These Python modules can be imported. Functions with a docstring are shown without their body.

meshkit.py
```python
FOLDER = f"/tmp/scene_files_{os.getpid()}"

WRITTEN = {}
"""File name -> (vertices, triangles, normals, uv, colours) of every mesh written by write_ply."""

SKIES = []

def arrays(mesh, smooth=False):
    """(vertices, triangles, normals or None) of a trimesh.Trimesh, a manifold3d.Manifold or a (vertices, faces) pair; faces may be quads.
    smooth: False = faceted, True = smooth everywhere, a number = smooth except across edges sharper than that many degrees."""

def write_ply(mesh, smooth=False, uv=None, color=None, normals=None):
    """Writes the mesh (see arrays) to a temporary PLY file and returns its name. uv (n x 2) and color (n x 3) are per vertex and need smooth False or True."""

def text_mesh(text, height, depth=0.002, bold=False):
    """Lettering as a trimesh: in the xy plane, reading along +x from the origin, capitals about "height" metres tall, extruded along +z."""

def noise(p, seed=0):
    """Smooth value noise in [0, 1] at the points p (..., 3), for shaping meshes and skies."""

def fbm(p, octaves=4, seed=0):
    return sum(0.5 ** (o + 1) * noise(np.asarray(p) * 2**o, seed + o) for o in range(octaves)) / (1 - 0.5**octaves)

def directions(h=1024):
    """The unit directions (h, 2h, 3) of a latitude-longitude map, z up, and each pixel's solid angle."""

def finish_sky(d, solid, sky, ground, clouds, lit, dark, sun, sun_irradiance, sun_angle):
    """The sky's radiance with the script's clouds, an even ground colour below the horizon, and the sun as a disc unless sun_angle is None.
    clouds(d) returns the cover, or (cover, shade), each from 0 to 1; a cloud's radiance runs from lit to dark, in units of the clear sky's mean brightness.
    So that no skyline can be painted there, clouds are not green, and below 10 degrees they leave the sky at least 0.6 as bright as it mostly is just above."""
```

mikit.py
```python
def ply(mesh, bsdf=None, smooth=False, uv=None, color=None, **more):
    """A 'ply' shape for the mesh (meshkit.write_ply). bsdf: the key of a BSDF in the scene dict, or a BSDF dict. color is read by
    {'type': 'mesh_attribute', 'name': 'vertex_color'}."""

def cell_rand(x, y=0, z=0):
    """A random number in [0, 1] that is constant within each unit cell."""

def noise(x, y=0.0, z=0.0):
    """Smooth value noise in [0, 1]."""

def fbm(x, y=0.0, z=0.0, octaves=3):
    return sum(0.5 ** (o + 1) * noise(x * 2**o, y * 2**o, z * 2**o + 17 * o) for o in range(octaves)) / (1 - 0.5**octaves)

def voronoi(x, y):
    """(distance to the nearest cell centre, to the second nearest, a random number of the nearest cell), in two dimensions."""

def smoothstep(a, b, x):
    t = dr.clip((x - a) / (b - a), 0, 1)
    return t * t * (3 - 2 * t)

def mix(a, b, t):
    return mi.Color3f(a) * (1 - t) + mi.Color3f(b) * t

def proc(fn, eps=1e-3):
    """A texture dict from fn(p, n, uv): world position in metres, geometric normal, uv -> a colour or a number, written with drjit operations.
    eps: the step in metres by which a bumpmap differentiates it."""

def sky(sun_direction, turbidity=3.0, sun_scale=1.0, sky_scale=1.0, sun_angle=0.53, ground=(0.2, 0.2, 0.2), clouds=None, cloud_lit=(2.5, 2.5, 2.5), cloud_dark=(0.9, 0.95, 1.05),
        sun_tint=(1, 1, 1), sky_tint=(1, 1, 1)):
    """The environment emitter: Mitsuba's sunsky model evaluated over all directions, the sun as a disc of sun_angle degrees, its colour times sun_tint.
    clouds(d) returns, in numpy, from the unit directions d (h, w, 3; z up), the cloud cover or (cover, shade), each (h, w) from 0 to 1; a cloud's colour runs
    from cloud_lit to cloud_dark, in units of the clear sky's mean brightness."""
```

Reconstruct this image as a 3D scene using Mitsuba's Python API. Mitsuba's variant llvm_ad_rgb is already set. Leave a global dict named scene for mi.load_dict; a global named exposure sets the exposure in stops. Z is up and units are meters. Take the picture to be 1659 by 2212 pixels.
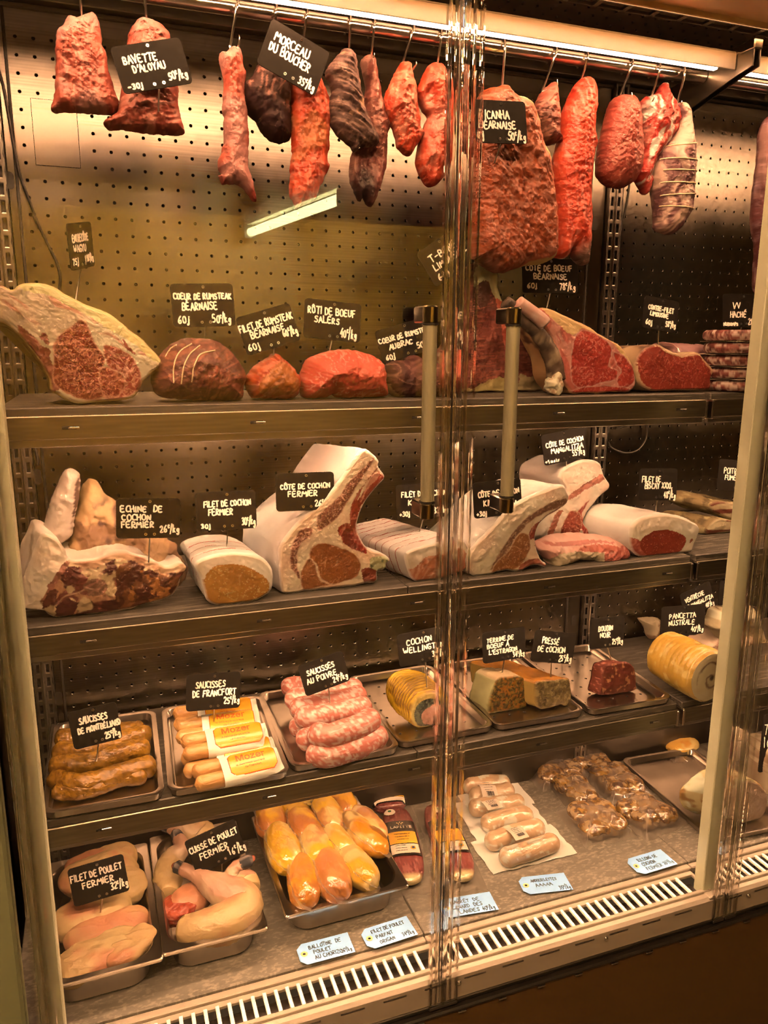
import math, random
import numpy as np, trimesh, shapely, mitsuba as mi, mikit, meshkit
from scipy.spatial import Delaunay, cKDTree
from shapely.geometry import Polygon, LineString, Point
from shapely.ops import unary_union
T = mi.ScalarTransform4f
PI = math.pi
scene, labels = {}, {}

# ------------------------------------------------------------------ camera, light, exposure
# 1 u = the hole pitch of the perforated back wall (28.4 mm).  x along the cabinet, y = 0 at the back wall, the viewer at -y, z up
u = 0.0284
ZF = 73.0                                   # height of the top row of holes above the floor, in u
YAW, PITCH, ROLL, FPX = 0.349532, -0.214759, 0.0041955, 1666.574
CAM = np.array([3.32472, -55.15573, ZF - 17.72872]) * u
_c, _s = math.cos(YAW), math.sin(YAW)
FW = np.array([_s * math.cos(PITCH), _c * math.cos(PITCH), math.sin(PITCH)])
_r0 = np.array([_c, -_s, 0.0]); _u0 = np.cross(_r0, FW)
RT = math.cos(ROLL) * _r0 + math.sin(ROLL) * _u0
UP = -math.sin(ROLL) * _r0 + math.cos(ROLL) * _u0
scene['camera'] = {'type': 'perspective', 'fov': 2 * math.degrees(math.atan(829.5 / FPX)), 'fov_axis': 'x', 'near_clip': 0.02, 'far_clip': 50.0,
                   'to_world': T().look_at(origin=CAM.tolist(), target=(CAM + FW).tolist(), up=UP.tolist())}
exposure = 3.05
WARM = np.array([1.0, 0.56, 0.33])         # what the photograph's colours are divided by
LAMP = np.array([1.0, 0.52, 0.265])         # colour of the cabinet's lamps
L_CANOPY, L_SHELF, L_HEADER, L_TUBE, L_ROOM, L_COVE = 18.0, 29.0, 15.0, 2.2, 62.0, 14.0
scene['ambient'] = {'type': 'constant', 'radiance': {'type': 'rgb', 'value': [0.06, 0.045, 0.025]}}

# heights (u, row numbers of the wall holes; + ZF makes them floor heights)
Z1, Z2, Z3, ZD = -20.95, -32.5, -43.95, -56.3     # board tops of the three shelves, deck top
YF = -12.6                                           # front of the shelves

def W(x, y, z): return np.array([x, y, z + ZF]) * u
def ray(px, py): return FW + RT * (px - 829.5) / FPX + UP * (1106 - py) / FPX
def onY(px, py, Y):
    d = ray(px, py); return CAM + d * (Y * u - CAM[1]) / d[1]
def onZ(px, py, Z):
    d = ray(px, py); return CAM + d * ((Z + ZF) * u - CAM[2]) / d[2]
ZOOM = {1: (0, 0, .33755), 2: (440, 0, .36166), 3: (960, 0, .42134), 4: (0, 460, .37372), 5: (480, 560, .33755), 6: (940, 480, .43339),
        7: (0, 900, .36166), 8: (560, 900, .30139), 9: (980, 880, .40928), 10: (40, 1380, .37372), 11: (560, 1340, .34961), 12: (1000, 1220, .39723),
        13: (40, 1720, .33755), 14: (500, 1660, .36166), 15: (960, 1560, .42134), 18: (1259, 1700, .2411), 0: (0, 0, 1.0)}
def zp(k, pts):
    """photo positions from measurements taken in enlargement k"""
    ox, oy, s = ZOOM[k]
    if isinstance(pts, str): pts = [tuple(map(float, w.split(','))) for w in pts.split()]
    a = np.asarray(pts, float)
    return a * s + (ox, oy)
def lin(c):
    c = np.asarray(c, float) / 255; return np.where(c < .04045, c / 12.92, ((c + .055) / 1.055) ** 2.4)
def ph(r, g, b, k=0.37):
    """albedo of a thing that looks (r, g, b) under the warm lamps"""
    c = lin((r, g, b)) / WARM * k; m = c @ (.3, .5, .2)
    return np.clip(m + (c - m) * 1.10, 0.0015, 0.88)

# ------------------------------------------------------------------ registry
def uniq(name):
    if not any(k == name or k.startswith(name + '__') for k in scene) and name not in labels: return name
    i = 1
    while any(k == f'{name}_{i:03d}' or k.startswith(f'{name}_{i:03d}__') for k in scene) or f'{name}_{i:03d}' in labels: i += 1
    return f'{name}_{i:03d}'
COUNT = {}
def uniq(name):
    n = COUNT.get(name, 0); COUNT[name] = n + 1
    return name if n == 0 else f'{name}_{n:03d}'
def thing(name, label, cat, group=None, kind=None):
    k = uniq(name); labels[k] = {'label': label, 'category': cat}
    if group: labels[k]['group'] = group
    if kind: labels[k]['kind'] = kind
    return k
def struct(name):
    k = uniq(name); labels[k] = {'kind': 'structure'}; return k
def put(key, mesh, bsdf, smooth=40, color=None, **more):
    scene[key] = mikit.ply(mesh, bsdf, smooth=(True if color is not None and smooth else smooth), color=color, **more)
    return key
def part(parent, name, mesh, bsdf, smooth=40, color=None, label=None, kind=None, **more):
    k = uniq(parent + '__' + name); put(k, mesh, bsdf, smooth, color, **more)
    if label or kind: labels[k] = {**({'label': label} if label else {}), **({'kind': kind} if kind else {})}
    return k
def emit(c, s): return {'type': 'area', 'radiance': {'type': 'rgb', 'value': [float(x) * s for x in c]}}

# ------------------------------------------------------------------ meshes
def cat(ms): return trimesh.util.concatenate(ms)
def box(x0, x1, y0, y1, z0, z1):
    b = trimesh.creation.box([abs(x1 - x0), abs(y1 - y0), abs(z1 - z0)]); b.apply_translation([(x0 + x1) / 2, (y0 + y1) / 2, (z0 + z1) / 2]); return b
def ubox(x0, x1, y0, y1, z0, z1): return box(x0 * u, x1 * u, y0 * u, y1 * u, (z0 + ZF) * u, (z1 + ZF) * u)
def rbox(x0, x1, y0, y1, z0, z1, r):
    """box with bevelled edges, in u"""
    p = [sorted(v) for v in ((x0, x1), (y0, y1), (z0, z1))]
    pts = []
    for a in (0, 1):
        for b in (0, 1):
            for c in (0, 1):
                q = np.array([p[0][a], p[1][b], p[2][c]], float)
                s = np.array([1 - 2 * a, 1 - 2 * b, 1 - 2 * c]) * r
                for k in range(3):
                    m = s.copy(); m[k] = 0; pts.append(q + m)
    m = trimesh.convex.convex_hull(np.array(pts)); m.apply_translation([0, 0, ZF]); m.apply_scale(u); return m
def prism(poly2, y0, y1):
    """polygon in (x, z) world metres extruded between y0 and y1 metres"""
    m = trimesh.creation.extrude_polygon(poly2 if isinstance(poly2, Polygon) else Polygon(poly2), abs(y1 - y0), engine='earcut')
    v = m.vertices.copy(); m.vertices = np.stack([v[:, 0], max(y0, y1) - v[:, 2], v[:, 1]], 1); m.fix_normals(); return m
def loft(loops, cap0=True, cap1=True):
    """list of equal-length closed loops (n,3) -> mesh"""
    L = np.array(loops); k, n, _ = L.shape
    i, j = np.meshgrid(np.arange(k - 1), np.arange(n), indexing='ij'); j2 = (j + 1) % n
    q = np.stack([i * n + j, i * n + j2, (i + 1) * n + j2, (i + 1) * n + j], -1).reshape(-1, 4)
    f = [q[:, [0, 1, 2]], q[:, [0, 2, 3]]]; v = [L.reshape(-1, 3)]; base = k * n
    a = np.arange(n); b = (a + 1) % n
    if cap0: v.append(L[0].mean(0)[None]); f.append(np.stack([b, a, a * 0 + base], 1)); base += 1
    if cap1: v.append(L[-1].mean(0)[None]); f.append(np.stack([(k - 1) * n + a, (k - 1) * n + b, a * 0 + base], 1))
    return trimesh.Trimesh(np.vstack(v), np.vstack(f), process=False)
def resample(p, n, closed=False):
    p = np.asarray(p, float)
    if closed: p = np.vstack([p, p[:1]])
    d = np.r_[0, np.cumsum(np.linalg.norm(np.diff(p, axis=0), axis=1))]
    t = np.linspace(0, d[-1], n, endpoint=not closed)
    return np.stack([np.interp(t, d, p[:, k]) for k in range(p.shape[1])], 1)
def smooth_path(p, n, closed=False):
    """Catmull-Rom through p"""
    p = np.asarray(p, float); m = len(p)
    if m < 3 and not closed: return resample(p, n)
    out = []
    seg = m if closed else m - 1
    for i in range(seg):
        g = (lambda k: p[k % m]) if closed else (lambda k: p[min(max(k, 0), m - 1)])
        a, b, c, d = g(i - 1), g(i), g(i + 1), g(i + 2)
        for t in np.linspace(0, 1, 8, endpoint=False):
            out.append(.5 * (2 * b + (c - a) * t + (2 * a - 5 * b + 4 * c - d) * t * t + (3 * b - a - 3 * c + d) * t ** 3))
    if not closed: out.append(p[-1])
    return resample(np.array(out), n, closed)
def tube(path, rad, sides=8, caps=True, round_end=False):
    p = np.asarray(path, float); n = len(p)
    r = np.broadcast_to(rad, (n,)).astype(float)
    t = np.gradient(p, axis=0); t /= np.linalg.norm(t, axis=1, keepdims=True) + 1e-12
    ref = np.array([0, 0, 1.0]) if abs(t[0, 2]) < .9 else np.array([1.0, 0, 0])
    a = np.cross(t[0], ref); a /= np.linalg.norm(a); A = []
    for k in range(n):
        a = a - t[k] * (a @ t[k]); a /= np.linalg.norm(a) + 1e-12; A.append(a)
    A = np.array(A); B = np.cross(t, A)
    ang = np.arange(sides) * 2 * PI / sides
    L = p[:, None] + r[:, None, None] * (np.cos(ang)[None, :, None] * A[:, None] + np.sin(ang)[None, :, None] * B[:, None])
    m = loft(L, caps, caps); m.invert() if False else None
    return m
def rounded_rect(x0, x1, y0, y1, r, n=6):
    pts = []
    for cx, cy, a in ((x1 - r, y1 - r, 0), (x0 + r, y1 - r, 90), (x0 + r, y0 + r, 180), (x1 - r, y0 + r, 270)):
        for k in range(n + 1):
            t = math.radians(a + 90 * k / n); pts.append((cx + r * math.cos(t), cy + r * math.sin(t)))
    return np.array(pts)
def fix(m): m.fix_normals(); return m
fbm, nz = meshkit.fbm, meshkit.noise

def perf(x0, z0, nx, nz_, px, pz, hole, y, depth, skip=None):
    """sheet in the plane y made of cells px by pz, each with the hole polygon (k points, centred) and its punched wall; metres"""
    k = len(hole); ang = np.arctan2(hole[:, 1], hole[:, 0])
    sc = np.minimum(px / 2 / np.maximum(np.abs(np.cos(ang)), 1e-9), pz / 2 / np.maximum(np.abs(np.sin(ang)), 1e-9))
    outer = np.stack([np.cos(ang) * sc, np.sin(ang) * sc], 1)
    cell = [(0, outer), (0, hole * 1.22), (depth * .1, hole), (depth, hole)]
    v1 = np.vstack([np.column_stack([c[:, 0], np.full(k, d), c[:, 1]]) for d, c in cell])
    a = np.arange(k); b = (a + 1) % k; f1 = []
    for r in range(3):
        f1 += [np.stack([r * k + a, r * k + b, (r + 1) * k + b], 1), np.stack([r * k + a, (r + 1) * k + b, (r + 1) * k + a], 1)]
    f1 = np.vstack(f1)
    # corners of the cell
    cor = np.array([[px / 2, 0, pz / 2], [-px / 2, 0, pz / 2], [-px / 2, 0, -pz / 2], [px / 2, 0, -pz / 2]]); cf = []
    for q, c in enumerate(cor):
        ca = math.atan2(c[2], c[0]) % (2 * PI); aa = ang % (2 * PI)
        if np.min(np.abs(aa - ca)) < 1e-6: continue
        lo = max(range(k), key=lambda i: -((ca - aa[i]) % (2 * PI))); cf.append([lo, 4 * k + q, (lo + 1) % k])
    v1 = np.vstack([v1, cor]); f1 = np.vstack([f1, cf]) if cf else f1
    V, F = [], []; m = 0
    for i in range(nx):
        for j in range(nz_):
            if skip and skip(i, j): continue
            V.append(v1 + [x0 + i * px, y, z0 - j * pz]); F.append(f1 + m); m += len(v1)
    return trimesh.Trimesh(np.vstack(V), np.vstack(F)[:, ::-1], process=False)

# ------------------------------------------------------------------ materials
P = mikit.proc
def tw(b): return {'type': 'twosided', 'bsdf': b}
def rgb(*c): return {'type': 'rgb', 'value': [float(x) for x in c]}
D = .45                                      # these surfaces are dark beside the white things the lamps are set for
def prin(c, rough=.5, metal=0., spec=.5, d=D, **k):
    c = c if isinstance(c, dict) else rgb(*(np.asarray(c) * d))
    return {'type': 'principled', 'base_color': c, 'roughness': rough, 'metallic': metal, 'specular': spec, **k}
VC = {'type': 'mesh_attribute', 'name': 'vertex_color'}
def bump(b, fn, scale, eps=4e-4): return {'type': 'bumpmap', 'arbitrary': P(fn, eps), 'scale': scale, 'bsdf': b}
nzm, fbmm, mixm, sst = mikit.noise, mikit.fbm, mikit.mix, mikit.smoothstep
def brushed(p, n, uv):
    a = nzm(p.x * 9, p.y * 9, p.z * 420) * .55 + fbmm(p.x * 3.1, p.y * 3, p.z * 3.3) * .8
    s = sst(.58, .75, fbmm(p.x * 5 + p.z * 2.2, p.z * 26, 7.0)) * .12
    return mixm((.13, .12, .105), (.24, .22, .20), a + s)
def brushed_rough(p, n, uv): return .06 + .07 * fbmm(p.x * 4, p.y * 4, p.z * 4)
scene['steel_wall'] = tw({'type': 'roughconductor', 'distribution': 'beckmann', 'alpha': P(brushed_rough), 'specular_reflectance': P(brushed)})
scene['steel'] = tw(prin((.56, .53, .49), .30, 1.0))
scene['steel_shiny'] = tw(prin((.62, .59, .55), .17, 1.0, d=0.8))
scene['tray_metal'] = tw(prin(P(lambda p, n, uv: mixm((.30, .275, .245), (.40, .37, .33), fbmm(p.x * 30, p.y * 30, p.z * 9))), .20, 1.0))
scene['fascia'] = tw(prin((.62, .60, .57), .45, .35, d=0.62))
scene['steel_dark'] = tw(prin((.22, .20, .175), .36, 1.0))
scene['rail_steel'] = tw(prin(P(lambda p, n, uv: mixm((.17, .155, .115), (.22, .20, .15), nzm(p.x * 30, 1., p.z * 300))), .34, 1.0))
scene['black_gap'] = tw(prin((.010, .009, .008), .6))
scene['dark_rubber'] = tw(prin((.02, .019, .017), .4))
scene['slate'] = tw(prin((.012, .0115, .011), .7, spec=.06))
scene['chalk'] = tw(prin((.86, .84, .80), .8, spec=.2, d=1))
scene['brass_handle'] = tw(prin((.50, .50, .34), .36, .55))
scene['brass_cap'] = tw(prin((.50, .42, .25), .16, 1.0))
scene['chrome'] = tw(prin((.50, .44, .38), .12, 1.0))
scene['painted_post'] = tw(prin((.60, .66, .48), .42))
scene['painted_panel'] = tw(prin((.22, .26, .14), .42))
scene['painted_lip'] = tw(prin((.50, .46, .38), .40, .15))
scene['slat_white'] = tw(prin((.80, .77, .70), .4, d=1))
scene['pane'] = {'type': 'thindielectric', 'int_ior': 1.5}
scene['clear_plastic'] = {'type': 'dielectric', 'int_ior': 1.49, 'specular_transmittance': rgb(.985, .955, .915)}
scene['film'] = {'type': 'thindielectric', 'int_ior': 1.5, 'specular_transmittance': rgb(.96, .95, .93)}
def board_c(p, n, uv):
    g = fbmm(p.x * 7, p.y * 70, p.z * 140); h = fbmm(p.x * 26, p.y * 210, p.z * 300); k = fbmm(p.x * 2.2, p.y * 9, 3.)
    return mixm(mixm((.014, .0135, .012), (.040, .038, .034), g), (.095, .088, .073), sst(.5, .78, h) * sst(.35, .7, k))
scene['board'] = tw(bump(prin(P(board_c), .5, spec=.4), lambda p, n, uv: fbmm(p.x * 14, p.y * 150, p.z * 200), .0006))
def deck_c(p, n, uv):
    g = fbmm(p.x * 16, p.y * 60, 2.); h = fbmm(p.x * 130, p.y * 260, 5.)
    return mixm(mixm((.060, .060, .050), (.105, .103, .088), g), (.18, .17, .14), sst(.45, .8, h) * .6)
scene['deck_board'] = tw(bump(prin(P(deck_c), .55, spec=.4), lambda p, n, uv: fbmm(p.x * 60, p.y * 160, 1.), .0005))
scene['brown_panel'] = tw(prin(P(lambda p, n, uv: mixm((.034, .018, .004), (.042, .022, .005), fbmm(p.x * 3, 1., p.z * 3))), .6, spec=.25))
scene['ceiling_metal'] = tw(prin((.12, .10, .085), .5, .6))
scene['brass_beam'] = tw(prin((.50, .36, .19), .38, .5, d=1.0))
scene['room_wall'] = tw(prin(P(lambda p, n, uv: mixm((.08, .055, .025), (.10, .07, .03), fbmm(p.x, p.y, p.z))), .7))
scene['yellow_wall'] = tw(prin((.60, .36, .075), .8, d=1.0))
scene['room_floor'] = tw(prin((.12, .10, .07), .5))
scene['plastic_black'] = tw(prin((.016, .015, .013), .28))
# food
wetbump = lambda p, n, uv: fbmm(p.x * 260, p.y * 260, p.z * 260)
scene['meat'] = tw(bump(prin(VC, .36, spec=.2), wetbump, .0026))
scene['meat_dry'] = tw(bump(prin(VC, .55, spec=.12), wetbump, .0018))
scene['fat'] = tw(bump(prin(VC, .45, spec=.2), lambda p, n, uv: fbmm(p.x * 120, p.y * 120, p.z * 120), .0010))
scene['skin'] = tw(bump(prin(VC, .38, spec=.4), lambda p, n, uv: nzm(p.x * 330, p.y * 330, p.z * 330), .0011))
scene['vacuum'] = tw(bump(prin(VC, .16, spec=.6, clearcoat=.8, clearcoat_gloss=.92), lambda p, n, uv: fbmm(p.x * 130, p.y * 130, p.z * 130), .0022))
scene['crust'] = tw(bump(prin(VC, .5, spec=.3), lambda p, n, uv: fbmm(p.x * 200, p.y * 200, p.z * 200), .0022))
scene['paper'] = tw(prin(VC, .6, spec=.3))
scene['string'] = tw(prin((.72, .58, .42), .8, d=0.55))
scene['wax_paper'] = tw(prin((.62, .52, .45), .45, d=0.8))
scene['blue_card'] = tw(prin(P(lambda p, n, uv: mixm((.20, .43, .84), (.23, .48, .90), fbmm(p.x * 40, p.y * 40, p.z * 40))), .7))
scene['ink'] = tw(prin((.03, .035, .05), .6, d=0.5))
scene['eyelet'] = tw(prin((.85, .68, .36), .6, d=0.9))
scene['bone'] = tw(prin(VC, .5, spec=.35))
scene['label_black'] = tw(prin((.012, .011, .010), .25)); scene['label_yellow'] = tw(prin((.80, .42, .03), .3, d=0.55)); scene['label_white'] = tw(prin((.78, .72, .62), .4, d=0.62))
scene['label_red'] = tw(prin((.62, .10, .015), .5, d=0.6)); scene['label_green'] = tw(prin((.05, .2, .08), .5)); scene['label_blue'] = tw(prin((.03, .07, .2), .5))
scene['tub_plastic'] = tw(prin((.72, .66, .56), .4, d=0.8))

# ------------------------------------------------------------------ the cabinet: wall
hole = np.array([(math.cos(t), math.sin(t)) for t in np.arange(16) * PI / 8]) * .088 * u
XL, XR = -9.0, 72.0
wall = struct('wall_back')
# two perforated bays, each one sheet with its punched holes; holes start at col 0
put(wall, cat([perf(0, ZF * u, 41, 60, u, u, hole, 0, .004), ubox(-.5, 40.5, 0, .15, .5, 1.55), ubox(-.5, 40.5, -.02, .1, -59.5, -62)]), 'steel_wall', 20)
k = part(wall, 'panel', cat([perf(44 * u, (ZF + .33) * u, 26, 60, u, u, hole, 0, .004), ubox(43.5, 69.5, 0, .15, .83, 1.55)]), 'steel_wall', 20)
part(wall, 'backing', ubox(XL, XR, .5, .8, -62, 4), 'black_gap', False)
part(wall, 'header_band', cat([rbox(XL, XR, -.9, .3, 1.8, 2.45, .05)]), 'steel', False)
part(wall, 'top_trim', rbox(XL, XR, -.25, .3, 1.5, 1.75, .05), 'steel_dark', False)
for (x, z, w, h) in ((.55, -3.3, 2.6, 3.8), (35.6, -2.9, 3.0, 7.6), (31.5, -14.8, 3, 8), (45.2, -33.4, 3.6, 5.5), (3.0, -31, 2.4, 3.6)):
    part(wall, 'cover_plate', rbox(x, x + w, -.06, 0, z - h, z, .03), 'steel_wall', False)
# plain strips either side of the slotted uprights
def slot_strip(x0, n, z0, y):
    sl = np.array([(.11, -.32), (.11, .32), (-.11, .32), (-.11, -.32)]) * u
    return perf(x0 * u, (z0 + ZF) * u, 2, n, .62 * u, 1.0 * u, sl[[0, 1, 2, 3]], y * u, .006)
for xc in (-1.75, 42.6):
    k = part(wall, 'upright', cat([slot_strip(xc - .31, 58, 1.3, -.55), ubox(xc - .62, xc - .6, -.55, .1, 1.8, -57), ubox(xc + .6, xc + .62, -.55, .1, 1.8, -57)]), 'steel', False)
    part(k, 'slot_backing', ubox(xc - .6, xc + .6, -.2, -.1, 1.8, -57), 'black_gap', False)
    part(k, 'groove', rbox(xc - .05, xc + .05, -.70, -.5, 1.8, -57, .03), 'steel_shiny', False)
for (a, b) in ((-1.1, -.62), (41.0 - .4, 41.9), (43.25, 43.55), (XL, -2.4)):
    part(wall, 'strip', rbox(a, b, -.12, .1, -60, 1.9, .05), 'steel_wall', False)
for x in (-.56, 40.55, 43.5):
    part(wall, 'joint', ubox(x - .07, x + .07, -.14, .2, -60, 1.9), 'black_gap', False)
for (x, z) in ((-1.0, -8.1), (-1.0, -26.4), (41.05, -8.4), (43.35, -8.45), (41.2, -24.7), (43.42, -24.6), (-.95, -42.2), (41.3, -41.6)):
    o = rounded_rect((x - .26) * u, (x + .26) * u, (z - .5 + ZF) * u, (z + .5 + ZF) * u, .25 * u)
    part(wall, 'cable_slot', prism(o, -.16 * u, -.12 * u), 'black_gap', False)

# ceiling of the cabinet, its air outlet and header
ceil = struct('ceiling')
put(ceil, cat([perf(XL * u, 0, 78, 12, u, u, hole * .9, 0, .003)]).apply_transform(np.array([[1, 0, 0, 0], [0, 0, 1, -.9 * u], [0, -1, 0, (2.5 + ZF) * u], [0, 0, 0, 1.]])), 'ceiling_metal', 20)
part(ceil, 'roof', ubox(XL, XR, -17.9, .5, 2.9, 3.4), 'ceiling_metal', False)
part(ceil, 'drop', rbox(XL, XR, -13.10, -12.90, 1.2, 2.9, .03), 'ceiling_metal', False)
vent = thing('air_outlet', 'dark slotted air outlet along the cabinet ceiling at the top right edge', 'vent')
part(vent, 'frame', cat([rbox(XL, XR, -13.10, -12.96, 1.1, 1.3, .03), rbox(XL, XR, -13.90, -13.80, 1.1, 1.3, .03)]), 'ceiling_metal', False)
for i in range(36):
    x = 4 + i * 1.95
    part(vent, 'fin', rbox(x - .16, x + .16, -13.85, -13.00, 1.1, 1.25, .02), 'steel_dark', False)
part(vent, 'duct', ubox(XL, XR, -13.80, -13.10, 1.26, 1.3), 'black_gap', False)
beam = thing('header_beam', 'brass coloured metal header beam across the top right corner', 'beam')
put(beam, cat([rbox(XL, XR, -17.9, -14.45, 1.2, 1.5, .08), rbox(XL, XR, -14.50, -14.35, .92, 2.6, .03)]), 'brass_beam', False)

# canopy lamp: steel fascia with the LED strip under its edge
YC, ZC = -12.0, -.56
for (x0, x1, lab) in ((-7.5, 42.7, 'long steel canopy lamp with a white light line above the hooks'), (43.4, 71, 'steel canopy lamp beyond the bracket at the right edge')):
    lamp = thing('canopy_lamp', lab, 'lamp')
    part(lamp, 'fascia', cat([rbox(x0, x1, YC - .06, YC + .06, ZC - .05, ZC + .92, .03), rbox(x0, x1, YC, YC + 2.2, ZC + 1.02, ZC + .92, .03)]), 'fascia', False)
    part(lamp, 'light_strip', ubox(x0 + .4, x1 - 1.3, YC + .08, YC + .42, ZC - .12, ZC + .12), 'slat_white', False, emitter=emit(LAMP ** 1.1, L_CANOPY))
    part(lamp, 'strip_holder', rbox(x0, x1, YC + .06, YC + .5, ZC + .12, ZC + .3, .03), 'steel', False)
br = thing('canopy_bracket', 'tapered steel bracket arm holding the canopy and the hanging rail', 'bracket')
arm = Polygon([(-.1 * u, (-3.6 + ZF) * u), (-.1 * u, (-.6 + ZF) * u), (-12.6 * u, (.75 + ZF) * u), (-13.4 * u, (.55 + ZF) * u), (-13.4 * u, (-.75 + ZF) * u), (-12.0 * u, (-1.0 + ZF) * u)])
for x in (42.75, 43.25):
    m = trimesh.creation.extrude_polygon(arm, .1 * u, engine='earcut'); v = m.vertices.copy(); m.vertices = np.stack([v[:, 2] + x * u, v[:, 0], v[:, 1]], 1); part(br, 'arm_plate', fix(m), 'steel', False)
part(br, 'cap', rbox(42.7, 43.4, -13.5, -11.6, .2, .8, .08), 'steel_shiny', False)
part(br, 'bolt', trimesh.creation.cylinder(.2 * u, .3 * u, transform=trimesh.transformations.translation_matrix(W(42.7, -11.7, -.3)) @ trimesh.transformations.rotation_matrix(PI / 2, [0, 1, 0])), 'plastic_black')
YR, ZR = -9.1, -.14
rail = thing('hanging_rail', 'round steel hanging rail that carries the meat hooks', 'rail')
put(rail, tube([W(-8, YR, ZR), W(42.7, YR, ZR)], .47 * u, 24), 'steel_shiny')
rail2 = thing('hanging_rail', 'short length of hanging rail right of the bracket', 'rail')
put(rail2, tube([W(43.4, YR, ZR), W(71, YR, ZR)], .47 * u, 24), 'steel_shiny')

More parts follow.
